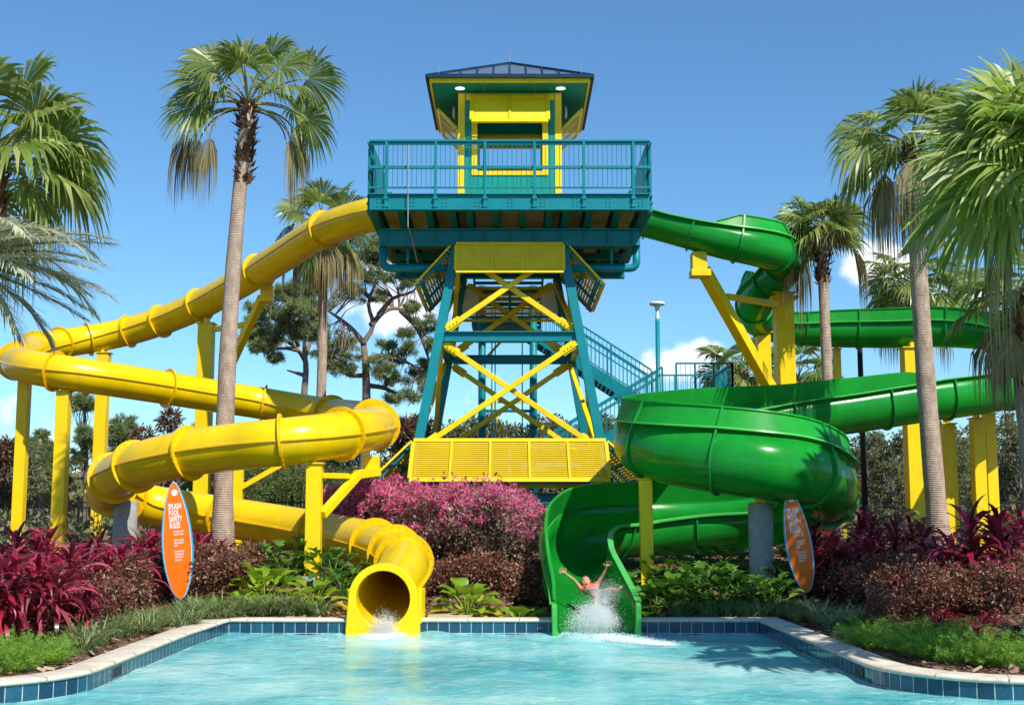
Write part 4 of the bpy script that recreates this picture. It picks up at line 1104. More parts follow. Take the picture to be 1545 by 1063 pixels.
palm_at('fan_palm', 'fan palm half hidden behind the upper yellow slide run', 478, (487, 345), 36, r0=.15, r1=.13, leaves=16, Rr=.85, pet=1.0, dead=9, boots=1.9, bow=.1, seed=12, deadR=.95, extra=[(180, 55, .9, .9, .2, 1), (0, 55, .9, .9, .2, 1), (270, 80, .9, .9, .1, 0), (170, 15, 1.0, .9, .8, .9)])
palm_at('fan_palm', 'fan palm cut off by the left edge with shaggy drooping leaves', -40, (-8, 245), 18, r0=.2, r1=.16, leaves=15, Rr=.98, pet=1.0, dead=3, boots=.8, seed=13, el_rng=(85, 0),
  extra=[(0, 38, 1.0, 1.05, .5, .9), (5, 15, 1.05, 1.0, .9, .7), (-10, 60, .9, 1.0, .3, .9), (-30, -5, .9, .95, .9, .4), (20, 25, .8, 1.0, .7, 0), (-25, 35, .9, 1.0, .6, .5)])
palm_at('fan_palm', 'tall fan palm right of the green slide, its leaves browned at the left', 1407, (1376, 222), 24.5, r0=.21, r1=.145, leaves=11, Rr=.92, pet=.8, dead=8, boots=.9, bow=-.05, seed=14, deadR=1.1, el_rng=(75, 0),
  extra=[(175, 40, .95, 1.0, .5, 1.1), (190, 22, 1.0, 1.0, .8, .9), (268, 75, .7, .95, .1, 0), (150, 10, 1.0, 1.0, 1.0, .6), (300, 60, .8, .9, .2, .3)])
palm_at('fan_palm', 'small slim fan palm behind the upper green run with two hanging brown fronds', 1250, (1239, 352), 30, r0=.135, r1=.12, leaves=15, Rr=.85, pet=.5, dead=0, boots=1.25, seed=15, el_rng=(85, 12),
  extra=[(178, 28, .75, .85, .35, 1.1), (2, 45, .7, .8, .3, 1.1), (185, 55, .6, .9, .2, 1.0), (10, 70, .6, .8, .2, .8)])
t = bpy.data.objects['fan_palm.004']; D_ = LB(); DP = MB(); tp = at(1239, 352, 30); tp = Vector(tp)
for az, el in ((184, 12), (-3, 20), (165, -15), (200, -10)): fan(D_, DP, tp-Vector((0,0,.12)), az, el, .85, .95, droop=2.2, limp=.82, nseg=24)
for az in (150, 210, 250, 290, 20): fan(D_, DP, tp+Vector((0,0,.15)), az, 15, .35, .5, droop=1.3, limp=.4, nseg=18)
D_.build('dead_fronds', M['palm_dead'], t); DP.build('dead_stalks', M['petiole'], t, True)
palm_at('fan_palm', 'huge near fan palm at the right edge, bright green in front of everything', 1575, (1612, 268), 14.6, r0=.34, r1=.24, leaves=20, Rr=1.12, pet=.95, dead=2, boots=1.6, seed=16, mat='palm_near', deadR=1.0, el_rng=(85, 18), nseg=46,
  extra=[(188, 10, .75, 1.5, .15, 1.0), (180, 38, .85, 1.3, .12, 1.1), (195, 24, .9, 1.3, .2, .9), (205, 55, .85, 1.3, .15, 1.2), (225, 12, .8, 1.35, .25, .6), (240, 40, .8, 1.3, .25, .3), (172, 62, .85, 1.25, .12, 1.2), (165, 5, .9, 1.3, .3, 1.0), (186, 75, .8, 1.2, .1, 1.3)])
palm_at('fan_palm', 'ragged fan palm at the right edge, mostly hanging dead brown fronds', 1552, (1537, 452), 20.5, r0=.17, r1=.16, leaves=12, Rr=.85, pet=.6, dead=6, boots=1.5, seed=17, deadR=.9, el_rng=(65, 5))
palm_at('fan_palm', 'distant fan palm behind the far green run, before the cloud', 1382, (1378, 428), 42, r0=.17, r1=.16, leaves=26, Rr=1.25, pet=1.2, dead=5, boots=1, seed=18, el_rng=(70, -30))
palm_at('fan_palm', 'low fan palm beside the stair landing, left of the yellow cantilever post', 1125, (1118, 565), 43, r0=.17, r1=.16, leaves=24, Rr=1.1, pet=1.0, dead=6, boots=1, seed=19, el_rng=(75, -30))
palm_at('fan_palm', 'low fan palm seen between the thickest yellow post and the small palm', 1208, (1205, 575), 43.5, r0=.17, r1=.16, leaves=24, Rr=1.1, pet=1.0, dead=6, boots=1, seed=20, el_rng=(75, -30))
# palms outside the frame on the right that shade the pool
for k, (x, y, h) in enumerate(((7.6, 11.3, 6.0), (9.6, 13.6, 7.2), (6.4, 7.2, 7.6), (9.4, 16.3, 7.6))[:4]):
    if k in (1, 2): continue
    palm('fan_palm', ['fan palm outside the right edge nearest the pool', 'fan palm outside the right edge behind the first', 'fan palm outside the right edge nearest the camera', 'tallest fan palm outside the right edge, behind the pool corner'][k], (x, y, -.05), (x-.2, y, h), .22, .17, 10, 1.15, pet=1.0, dead=(5 if k == 3 else 0), boots=1, seed=40+k, nseg=20)
# ---- date palm (feather leaves)
def frond(lb, pb, base, az, el, L, droop, n=60, ll=.40, lw=.022):
    h = npv(math.cos(R(az)), math.sin(R(az)), 0); e = R(el); k = 14; p = np.array(base, float); P_ = [p]; T_ = []
    for i in range(k):
        d = h*math.cos(e)+UP*math.sin(e); T_.append(d); p = p+d*L/k; P_.append(p); e -= R(droop)/k*(1+.6*i/k)
    T_.append(d); P_ = np.array(P_); T_ = np.array(T_)
    pb.tube([tuple(q) for q in P_], [.028*(1-.85*i/k) for i in range(k+1)], 5, caps=False)
    s = np.linspace(.14, .995, n)*k; i0 = np.minimum(s.astype(int), k-1); f = (s-i0)[:, None]
    pos = P_[i0]*(1-f)+P_[i0+1]*f; T = unit(T_[i0]*(1-f)+T_[i0+1]*f); S = unit(np.cross(T, UP)); Nn = np.cross(S, T)
    for sg in (-1, 1):
        u = s/k; ang = .95-.45*u; d = unit(T*np.cos(ang)[:, None]+S*sg*np.sin(ang)[:, None]+Nn*rng.uniform(.05, .5, (n, 1)))
        Ls = ll*(np.sin(PI*(u*.8+.16))**.6)*rng.uniform(.85, 1.1, n); t = np.array([0, .35, .7, 1])
        cen = pos[:, None]+d[:, None]*(Ls[:, None]*t)[..., None]-UP*((t**2)[None]*Ls[:, None]*rng.uniform(.15, .5, (n, 1)))[..., None]
        W = lw*np.array([.5, 1, .8, .05])[None].repeat(n, 0); sd = unit(np.cross(d, UP))[:, None].repeat(4, 1); lb.strip(cen, sd, W)
rng = np.random.default_rng(31)
tb = at(-75, 392, 16); b0 = Vector((tb.x-.1, 16, gz(tb.x, 16)))
t = thing('date_palm', 'silvery green feather palm whose fronds reach in from the left edge', 'palm tree', tuple(b0))
mb = MB(); mb.tube([b0, Vector((tb.x, 16, tb.z-.3)), tb], [.26, .2, .2], 14); mb.build('trunk', M['boots'], t, True)
lb = LB(); pb = MB()
for az, el, L_, dr in [(5, 26, 2.1, 32), (-5, 12, 2.15, 28), (12, 2, 2.1, 25), (-20, 20, 2.0, 35), (-35, 5, 1.9, 35), (0, -8, 1.95, 22), (8, 18, 2.1, 20), (-12, 4, 2.1, 18), (4, -16, 1.9, 14), (-8, -3, 2.1, 15), (15, 45, 2.0, 75), (30, 15, 2.1, 60), (-15, -28, 1.6, 30), (50, 30, 2, 60), (90, 40, 2, 60), (130, 30, 2, 60), (180, 30, 2, 60), (220, 20, 2, 60), (270, 35, 2, 60), (300, 10, 2, 55), (320, 35, 2, 60), (3, 5, 1.9, 35), (-10, 38, 2.1, 70), (22, -18, 1.7, 40), (-28, -16, 1.7, 40)]:
    frond(lb, pb, tuple(tb), az, el, L_, dr)
lb.build('crown', M['silver'], t); pb.build('leaf_stalks', M['petiole'], t, True)
# ================================================================== PINES
def pine(label, Y, trunk, limbs_, clumps, r0, seed, k=1.0, nt_=9):
    """trunk/limbs as pixel polylines at depth Y, clumps (px, py, radius px)"""
    global rng
    rng = np.random.default_rng(seed); rs = random.Random(seed); b = at(*trunk[0], Y); g = gz(b.x, Y)
    t = thing('pine_tree', label, 'pine tree', (b.x, Y, g)); mb = MB()
    P_ = [Vector((b.x, Y, g-.2))]+[at(x, y, Y+rs.uniform(-.3, .3)) for x, y in trunk]; P2, _, _ = spline(P_, .35)
    mb.tube(P2, [r0*.8*(1-.6*i/len(P2)) for i in range(len(P2))], 9)
    tips = []
    for lm in limbs_:
        dz = rs.uniform(-3, 3); Q = [at(x, y, Y+dz*(i/max(1, len(lm)-1))) for i, (x, y) in enumerate(lm)]
        Q2, _, _ = spline(Q, .3); mb.tube(Q2, [r0*.33*(1-.8*i/len(Q2)) for i in range(len(Q2))], 6, caps=False); tips += Q2[len(Q2)//3:]
    cs = []; rad = []
    s_ = F/Y
    for x, y, r in clumps:
        c0 = at(x, y, Y+rs.uniform(-2.5, 2.5)); r_ = r/s_
        m_ = max(8, int(r/1.7))
        for q in range(m_):
            d = Vector(rdir(1)[0])*r_*rs.uniform(.3, .95); c1 = c0+Vector((d.x*1.15, d.y, d.z*.85)); cs.append(c1); rad.append(r_*rs.uniform(.16, .42))
            n0 = min(tips, key=lambda p: (p-c1).length) if tips else P2[-1]
            mid = n0.lerp(c1, .5)+Vector((rs.uniform(-.3, .3), 0, rs.uniform(-.1, .4)))
            mb.tube([n0, mid, c1], [r0*.08, r0*.05, r0*.02], 5, caps=False)
    mb.build('trunk', M['pine_bark'], t, True)
    lb = LB(); cs = np.array([tuple(c) for c in cs]); rad = np.array(rad)
    # needle tufts: star bursts of thin needles
    n = int(len(cs)*nt_*1.1); kk = rng.integers(0, len(cs), n); tp = cs[kk]+rdir(n)*(rad[kk]*rng.uniform(.2, 1.35, n))[:, None]*npv(1.1, 1.1, .6)
    m_ = 16; pos = tp.repeat(m_, 0); d = unit(rdir(n*m_)+UP*.45); lb.kites(pos, d, rdir(n*m_), rng.uniform(.18, .34, n*m_)*k, .028*k, fold=0)
    lb.build('crown', M['pine'], t); return t
z8 = lambda L: [(360+x/2.656, 340+y/2.656, *([r/2.656] if r else [])) for x, y, r in [(q+(0,))[:3] if len(q) == 2 else q for q in L]]
pine('large open crowned pine with twisting branches just left of the tower', 58,
  z8([(505, 900), (512, 700), (508, 560), (500, 470)]),
  [z8(L) for L in [[(500, 470), (450, 410), (400, 370), (340, 330)], [(500, 470), (540, 400), (520, 310), (560, 200), (560, 110)], [(530, 400), (590, 340), (660, 340), (740, 430), (780, 470)], [(560, 360), (620, 290), (690, 270), (720, 240)],
   [(508, 640), (580, 650), (650, 680), (730, 690)], [(510, 600), (440, 600), (400, 560)], [(505, 540), (560, 520), (620, 530), (700, 560)], [(480, 440), (440, 480), (400, 520)], [(540, 300), (480, 250), (450, 220)], [(650, 340), (720, 420), (770, 560)]]],
  z8([(470, 110, 70), (560, 60, 80), (610, 130, 70), (520, 200, 60), (640, 220, 60), (450, 270, 60), (560, 280, 45), (750, 400, 45), (780, 470, 40), (690, 500, 45), (720, 610, 60), (770, 640, 50), (560, 560, 60), (600, 610, 55), (400, 490, 75), (430, 560, 60), (380, 560, 50), (640, 530, 40), (670, 440, 35), (600, 480, 35), (520, 120, 60), (700, 330, 35), (345, 520, 50), (760, 560, 35), (680, 690, 45), (620, 700, 40)]), .42, 51)
pine('smaller dense pine standing left of the large pine, between two palms', 55,
  z8([(262, 900), (262, 690), (270, 580), (265, 520)]),
  [z8(L) for L in [[(265, 540), (230, 490), (150, 440), (80, 420)], [(265, 520), (260, 420), (230, 350), (190, 290)], [(268, 520), (300, 440), (330, 400)], [(240, 480), (200, 420), (130, 370)], [(265, 600), (230, 590), (195, 580)], [(240, 500), (180, 490), (110, 500)]]],
  z8([(190, 280, 65), (265, 265, 60), (110, 345, 65), (175, 365, 65), (65, 400, 60), (235, 345, 65), (90, 490, 45), (130, 440, 55), (300, 330, 60), (330, 420, 60), (250, 430, 50), (45, 450, 40), (150, 530, 30), (200, 430, 50), (285, 390, 55)]), .34, 52, nt_=12)
def smallpine(label, px, pyt, Y, w, seed):
    r_ = random.Random(seed); cl = []; h = 769-pyt
    for i in range(12): q = r_.random(); cl.append((px+r_.uniform(-1, 1)*w*(1-.6*q), 769-h*(.25+.7*q), w*.42))
    return pine(label, Y, [(px, 780), (px+2, 769-h*.5), (px-2, pyt+12)], [[(px, 769-h*.4), (px+r_.uniform(-w, w), 769-h*.6)] for _ in range(4)], cl, .2, seed, 1.2, 8)
smallpine('dark bushy pine far left behind the second yellow post', 62, 650, 62, 34, 53)
smallpine('tall dark pine far left between the yellow posts', 128, 592, 60, 36, 54)
smallpine('dark pine far left behind the third yellow post', 178, 612, 64, 34, 55)
smallpine('dark pine low behind the front yellow run near the tall left palm', 300, 640, 64, 36, 56)
smallpine('dark pine behind the right bend of the yellow slide', 430, 660, 66, 30, 57)
# ================================================================== BACKGROUND TREES
def bg(name, label, cat, px, pyt, Y, wpx, mat, group=None, seed=1, **k):
    x = (px-772.5)/F*Y; g = gz(x, Y); top = at(px, pyt, Y).z; return tree(name, label, cat, x, Y, top-g, wpx/F*Y, M and mat, k.pop('L', .16), k.pop('W', .09), k.pop('n', 2600), group=group, seed=seed, **k)
G1 = 'airy olive trees of the far treeline'
protos = [bg('airy_tree', 'thin leafed olive tree of the far treeline', 'tree', 700, 640, 58, 90, 'broad', G1, 61, n=4200, nclump=40, clr=.13, shell=.2, L=.15, crown_from=.1),
          bg('airy_tree', 'thin leafed olive tree of the far treeline', 'tree', 790, 652, 60, 100, 'broad', G1, 62, n=3600, nclump=26, clr=.17, shell=.3, L=.15),
          bg('airy_tree', 'thin leafed olive tree of the far treeline', 'tree', 880, 640, 57, 90, 'broad', G1, 63, n=4200, nclump=40, clr=.13, shell=.2, L=.15, crown_from=.1)]
k = 0
for px, py, Y in [(640, 640, 60), (668, 632, 57), (722, 628, 58), (745, 640, 56), (770, 636, 60), (818, 630, 57), (835, 640, 62), (858, 632, 60), (905, 630, 59), (930, 640, 60), (1140, 690, 60), (1200, 680, 62), (1260, 668, 58), (1320, 650, 55), (1345, 655, 47), (1400, 640, 50), (1450, 640, 48), (1500, 630, 52), (1540, 640, 46), (1430, 668, 44), (1305, 680, 50), (1480, 660, 60), (30, 668, 56), (215, 665, 62), (340, 668, 60), (530, 640, 62), (590, 655, 58), (250, 690, 52), (-20, 660, 50), (1590, 640, 50)]:
    p = protos[k % 3]; k += 1; x = (px-772.5)/F*Y; hp = at(px, py, Y).z-.6
    dup(p, (x, Y, .58), random.uniform(0, 6), hp/4.6)
bg('bronze_tree', 'reddish brown leafed tree behind the front yellow run left of the near palm', 'tree', 238, 605, 44, 85, 'bronze', seed=71, n=3000, L=.26, W=.07, nclump=18, clr=.2)
bg('bronze_tree', 'reddish brown leafed tree between the yellow bend and the tower leg', 'tree', 618, 622, 40, 75, 'bronze', seed=72, n=2600, L=.26, W=.07, nclump=16, clr=.2)
bg('bronze_tree', 'low reddish brown tree at the far left edge', 'tree', 5, 655, 40, 80, 'bronze', seed=73, n=2400, L=.26, W=.07, nclump=16, clr=.22)
bg('bronze_tree', 'dark reddish tree close behind the left tower foot', 'tree', 560, 700, 38, 60, 'bronze', seed=74, n=2200, L=.22, W=.06, nclump=14, clr=.22)
# bamboo stand
def bamboo(px, pyt, Y, label, seed, wpx=40):
    global rng
    rng = np.random.default_rng(seed); x = (px-772.5)/F*Y; g = gz(x, Y); h = at(px, pyt, Y).z-g
    t = thing('bamboo_clump', label, 'bamboo', (x, Y, g), 'bamboo clumps behind the yellow slide'); mb = MB(); lb = LB()
    for i in range(22):
        a = rng.uniform(0, 2*PI); r_ = rng.uniform(0, .35); w_ = wpx/F*Y/2*rng.uniform(.3, 1.2); hh_ = h*rng.uniform(.7, 1)
        b = npv(x+r_*math.cos(a), Y+r_*math.sin(a), g); P_ = [b+npv(math.cos(a)*w_*q**2, math.sin(a)*w_*q**2, hh_*q*(1-.12*q*q)) for q in np.linspace(0, 1, 7)]
        mb.tube([tuple(q) for q in P_], [.028*(1-.7*j/6) for j in range(7)], 5, caps=False)
        n = 110; q = rng.uniform(.12, 1, n)*6; i0 = np.minimum(q.astype(int), 5); f = (q-i0)[:, None]; Pn = np.array(P_); pos = Pn[i0]*(1-f)+Pn[i0+1]*f+rdir(n)*rng.uniform(0, .35, (n, 1))
        lb.kites(pos, rdir(n)*npv(1, 1, .5)-UP*.5, rdir(n), rng.uniform(.15, .28, n), .035)
    mb.build('culms', M['bamboo'], t, True); lb.build('foliage', M['bamboo'], t)
for px, py, Y, l in ((385, 672, 44, 'green bamboo just right of the near palm trunk'), (420, 668, 46, 'green bamboo in the middle of the stand behind the yellow slide'), (448, 676, 43, 'green bamboo just left of the near yellow bracket post'), (515, 684, 44, 'green bamboo behind the yellow bracket arm, right end of the stand')):
    bamboo(px, py, Y, l, int(px))
# far hedge mass closing the horizon
rng = np.random.default_rng(90); n = 60000
x = rng.uniform(-55, 55, n); y = 68+rng.uniform(-4, 10, n)+np.sin(x*.3)*2; top = 3.2+.9*np.sin(x*.37)+.7*np.sin(x*1.1+2)+.4*np.sin(x*2.7)
z = .5+rng.random(n)**.8*top
lb = LB(); lb.kites(np.stack([x, y, z], 1), rdir(n)+UP*.3, rdir(n), rng.uniform(.3, .6, n), .26)
tag(lb.build('woodland', M['broad'], loc=(0, 68, .5)), 'low far off wood closing the horizon behind the slides', 'wood', kind='stuff')
# undergrowth between beds and wood
n = 26000; x = rng.uniform(-26, 26, n); y = rng.uniform(30, 52, n); z = .55+rng.random(n)**1.5*(.5+.5*np.sin(x*.9+y*.5)**2)*1.1
lb = LB(); lb.kites(np.stack([x, y, z], 1), rdir(n)+UP*.6, rdir(n), rng.uniform(.15, .35, n), .12)
tag(lb.build('undergrowth', M['broad'], loc=(0, 40, .55)), 'low green undergrowth on the ground behind the slides', 'undergrowth', kind='stuff')
# black picket fence
def fence(x0, x1, Y, label):
    g = .55; t = thing('picket_fence', label, 'fence', ((x0+x1)/2, Y, g), 'black picket fences behind the slides'); mb = MB()
    for z in (g+.15, g+1.25, g+1.1): mb.box(x0, x1, Y-.02, Y+.02, z, z+.035)
    k = x0
    while k < x1: mb.box(k, k+.016, Y-.009, Y+.009, g+.05, g+1.32); k += .11
    mb.build('pickets', M['black'], t)
    k = x0
    while k <= x1+.01: b = MB(); b.box(k-.035, k+.035, Y-.036, Y+.036, g-.05, g+1.42); b.lathe((k, Y, g+1.42), [(.05, 0), (.05, .02), (0, .06)], 8); b.build('post', M['black'], t); k += (x1-x0)/6
fence(-14, -4.8, 36.5, 'black metal picket fence behind the left slide'); fence(8.8, 19, 36.5, 'black metal picket fence behind the right yellow posts')
# ================================================================== BED PLANTS
def gp(px, Y):
    x = (px-772.5)/F*Y*(CP+0.0); return Vector((x, Y, gz(x, Y)-.01))
def ti(seed, h, n, L, mat, name, heads=3):
    """cordyline: several canes each with a rosette of strap leaves"""
    global rng
    rng = np.random.default_rng(seed); lb = LB(); mb = MB()
    t = thing(name, '', 'plant')
    for hd_ in range(heads):
        a0 = rng.uniform(0, 2*PI); r_ = rng.uniform(.02, .22); hh_ = h*rng.uniform(.45, 1) if hd_ else h
        b = npv(r_*math.cos(a0), r_*math.sin(a0), 0); tp = b*1.5+UP*hh_
        mb = MB(); mb.tube([tuple(b), tuple((b+tp)/2+npv(.02, .01, 0)), tuple(tp)], [.016, .014, .012], 6, caps=False); mb.build('cane', M['twig'], t, True)
        k = 7; u = (np.arange(n)+.5)/n; az = np.arange(n)*2.39996+a0; el = R(82)-u*R(95)+rng.normal(size=n)*.1; Ls = L*(.65+.5*np.sin(PI*np.clip(u*.8+.1, 0, 1)))*rng.uniform(.85, 1.15, n)
        p = (tp-UP*(u*hh_*.45)[:, None]); cen = [p]; e = el.copy(); hz = np.stack([np.cos(az), np.sin(az), 0*az], 1)
        for j in range(k-1):
            p = p+(hz*np.cos(e)[:, None]+UP*np.sin(e)[:, None])*(Ls/(k-1))[:, None]; cen.append(p); e = e-(.10+.22*rng.random(n))*(1+.25*j)
        cen = np.stack(cen, 1); prof_ = np.array([.25, .6, .95, 1, .8, .45, .02]); W = L*.115*prof_[None]*rng.uniform(.8, 1.15, (n, 1))
        sd = np.stack([-np.sin(az), np.cos(az), 0*az], 1); sd = unit(sd+UP*rng.normal(size=(n, 1))*.35)[:, None].repeat(k, 1); lb.strip(cen, sd, W)
    lb.build('leaves', M[mat], t); return t
def shrub(seed, w, h, n, L, W, mats, name, cat='shrub', flowers=0, stems=16):
    global rng
    rng = np.random.default_rng(seed); rs = random.Random(seed); t = thing(name, '', cat); mb = MB(); lb = LB()
    cs = []; rr = []
    for i in range(stems):
        a = i*2.4; r_ = w/2*rs.uniform(.15, .85); z = h*rs.uniform(.3, .95)*(1-.2*(r_/w*2)**2); c = Vector((math.cos(a)*r_, math.sin(a)*r_, z)); cs.append(tuple(c)); rr.append(w*rs.uniform(.14, .24))
        mb.tube([Vector((c.x*.15, c.y*.15, 0)), Vector((c.x*.6, c.y*.6, z*.5)), c], [.014, .010, .004], 5, caps=False)
        for q in range(5):
            d = Vector(rdir(1)[0])*rr[-1]; d.z = abs(d.z); mb.tube([c*.9, c+d], [.005, .002], 3, caps=False)
    mb.build('stems', M['twig'], t, True)
    clump_leaves(lb, cs, rr, n, L, W, shell=.25, flat=1.0)
    for i in range(16):       # loose shoots beyond the outline
        c = np.array(cs[rs.randrange(len(cs))]); d = unit(rdir(1)[0]*npv(1, 1, .4)+UP*.8); e = c+d*(h*rs.uniform(.22, .42)); mb2 = MB(); q = rng.random(16)[:, None]; lb.kites(c+(e-c)*q, rdir(16)+d*.6, rdir(16), L*.9, W*.9)
    # some leaves low down
    m_ = n//4; a = rng.uniform(0, 2*PI, m_); r_ = w/2*rng.uniform(.2, .95, m_); lb.kites(np.stack([np.cos(a)*r_, np.sin(a)*r_, rng.uniform(.02, h*.5, m_)], 1), rdir(m_)+UP*.3, rdir(m_), L, W)
    lb.build('foliage', M[mats[0]], t)
    if flowers:
        fl = LB(); m_ = flowers; cs_ = np.array(cs); hot = [i for i in range(len(cs)) if rs.random() < .35+.5*(cs[i][2]/h)**2 and cs[i][0] < w*.32+rs.random()*w*.3]; k = np.array(hot)[rng.integers(0, len(hot), m_)]; d = rdir(m_); d[:, 2] = np.abs(d[:, 2])*.9+.05; d[:, 1] -= 0; pos = cs_[k]+unit(d)*(np.array(rr)[k]*rng.uniform(.85, 1.25, m_))[:, None]
        pos = pos[pos[:, 2] > h*.22]; m_ = len(pos); q = 9
        fl.kites(pos.repeat(q, 0)+rng.normal(size=(m_*q, 3))*.012, rdir(m_*q)+UP*.3, rdir(m_*q), rng.uniform(.05, .10, m_*q), .020, fold=0)
        fl.build('flowers', M[mats[1]], t)
    return t
def grassclump(seed, n, L, mat, name, spread=.12):
    global rng
    rng = np.random.default_rng(seed); lb = LB(); az = rng.uniform(0, 2*PI, n); r_ = rng.uniform(0, spread, n); p = np.stack([np.cos(az)*r_, np.sin(az)*r_, 0*az], 1); az = az+rng.normal(size=n)*.5
    cen = [p]; e = R(85)-rng.random(n)*R(35); Ls = L*rng.uniform(.6, 1.15, n); hz = np.stack([np.cos(az), np.sin(az), 0*az], 1); k = 5
    for j in range(k-1): p = p+(hz*np.cos(e)[:, None]+UP*np.sin(e)[:, None])*(Ls/(k-1))[:, None]; cen.append(p); e = e-(.2+.4*rng.random(n))
    cen = np.stack(cen, 1); W = .014*np.array([.8, 1, .9, .6, .05])[None].repeat(n, 0); sd = np.stack([-np.sin(az), np.cos(az), 0*az], 1)[:, None].repeat(k, 1); lb.strip(cen, sd, W); return lb
def bigleaf(seed, n, h, L, mat, name, lobed=False, spread=.3, ymat=None):
    """philodendron / elephant ear like plant: stalks with broad leaves"""
    global rng
    rng = np.random.default_rng(seed); rs = random.Random(seed); t = thing(name, '', 'plant'); mb = MB(); lb = LB(); yb_ = LB(); ny = 0
    for i in range(n):
        az = i*2.4+rs.uniform(-.3, .3); q = (i+.5)/n; el = R(80-75*q); sl = h*(1-.45*q)*rs.uniform(.85, 1.1); hz = npv(math.cos(az), math.sin(az), 0)
        p0 = hz*.03; p1 = p0+(hz*math.cos(el)+UP*math.sin(el))*sl*.6; p2 = p1+(hz*math.cos(el-.35)+UP*math.sin(el-.35))*sl*.4
        mb.tube([tuple(p0), tuple(p1), tuple(p2)], [.011, .009, .006], 5, caps=False)
        d = unit(hz*math.cos(el*.75-.1)+UP*math.sin(el*.75-.1)); S = unit(np.cross(d, UP)); Nn = np.cross(S, d); LL = L*rs.uniform(.75, 1.15)
        tgt = lb
        if ymat and q > .72: tgt = yb_; ny += 1
        m_ = 9; tt = np.linspace(0, 1, m_)
        prof_ = np.sin(PI*np.clip(tt**.75, 0, 1))**.8*.36+.004
        if lobed: prof_ = prof_*np.where(np.arange(m_) % 2 == 0, .55, 1.25)
        cen = p2+d*(tt*LL)[:, None]-UP*(tt**2*LL*.35)[:, None]-d*(tt**2*LL*.06)[:, None]
        wv_ = np.sin(tt*9+i)*.03*LL
        Lf = cen-S*(prof_*LL)[:, None]+Nn*(prof_*LL*.35+wv_)[:, None]; Rt = cen+S*(prof_*LL)[:, None]+Nn*(prof_*LL*.35-wv_)[:, None]
        if lobed: Lf[1::2] += d*LL*.05; Rt[1::2] += d*LL*.05
        v = np.stack([Lf, cen, Rt], 1).reshape(-1, 3); f = []
        for j in range(m_-1):
            a = j*3; f += [(a, a+1, a+4), (a, a+4, a+3), (a+1, a+2, a+5), (a+1, a+5, a+4)]
        tgt.addv(v, np.array(f))
    mb.build('stalks', M[mat], t, True); lb.build('leaves', M[mat], t)
    if ny: yb_.build('old_leaves', M['yleaf'], t)
    return t
def foxtail(seed, w, h, n):
    global rng
    rng = np.random.default_rng(seed); t = thing('feathery_fern', '', 'fern'); lb = LB()
    for i in range(n):
        az = rng.uniform(0, 2*PI); r_ = w/2*rng.random()**.5; b = npv(math.cos(az)*r_*.6, math.sin(az)*r_*.6, 0); e = R(88)-r_/w*2*R(50)*rng.uniform(.7, 1.2); L_ = h*rng.uniform(.6, 1.15); k = 8; P_ = [b]; hz = npv(math.cos(az), math.sin(az), 0)
        for j in range(k): P_.append(P_[-1]+(hz*math.cos(e)+UP*math.sin(e))*L_/k); e -= .10
        P_ = np.array(P_); m_ = 120; q = rng.uniform(.8, k, m_); i0 = np.minimum(q.astype(int), k-1); f = (q-i0)[:, None]; pos = P_[i0]*(1-f)+P_[i0+1]*f; ax = unit(P_[i0+1]-P_[i0])
        taper = (1.15-.75*q/k)[:, None]
        d = unit(rdir(m_)+ax*.7); lb.kites(pos+d*.004, d, rdir(m_), (.065*taper[:, 0])*rng.uniform(.7, 1.3, m_), .006, fold=0)
    lb.build('foliage', M['fern'], t); return t
def scatter(protos, spots, group=None, cat=None, used=None):
    """spots: (px, Y, scale, label[, rot])"""
    used = used if used is not None else set()
    for i, s in enumerate(spots):
        p = protos[i % len(protos)] if len(s) < 5 else protos[s[4]]
        b = gp(s[0], s[1]); rz = random.uniform(0, 6.28)
        if p.name not in used:
            used.add(p.name); p.location = b; p.rotation_euler = (0, 0, rz); p.scale = (s[2],)*3; p['label'] = s[3]
            if group: p['group'] = group
        else: dup(p, b, rz, s[2], s[3], group)
# ---- cordylines, left
CR = [ti(101, .78, 30, .58, 'ti_red', 'red_cordyline'), ti(102, .85, 28, .60, 'ti_red', 'red_cordyline', 4), ti(103, .7, 26, .52, 'ti_dark', 'red_cordyline')]
gl = 'red cordylines in the left bed'
LFT = [(0, 15.3, 1.0, 'magenta cordyline at the very left edge, nearest the pool'), (58, 15.6, 1.0, 'magenta cordyline second from the left edge in the front of the left bed'), (112, 16.3, .85, 'magenta cordyline at the right of the front left cluster'),
 (28, 16.7, 1.0, 'tall magenta cordyline behind the two frontmost ones at the left edge'), (85, 17, 1.05, 'magenta cordyline below the second yellow post'), (-20, 16.2, 1.0, 'magenta cordyline cut by the left edge'), (128, 18.2, 1.0, 'dusky cordyline between the second and third yellow posts'),
 (165, 19, 1.0, 'red cordyline just left of the left concrete column'), (205, 19.4, 1.05, 'dark cordyline in front of the left concrete column'), (226, 21.3, .95, 'red cordyline just left of the left surfboard sign'), (316, 21.6, .9, 'red cordyline right of the left surfboard sign'),
 (330, 21.5, .85, 'small red cordyline touching the near palm trunk at its left'), (15, 19, 1.1, 'red cordyline at the foot of the leftmost yellow post'), (55, 19.6, 1.05, 'red cordyline between the two leftmost yellow posts'), (100, 20.2, 1.05, 'red cordyline at the foot of the second yellow post'), (145, 21, 1.0, 'red cordyline at the foot of the third yellow post'), (222, 21.8, .9, 'red cordyline in the back row behind the left surfboard sign')]
U = set(); scatter(CR, LFT, gl, used=U)
gr2 = 'red cordylines in the right bed'
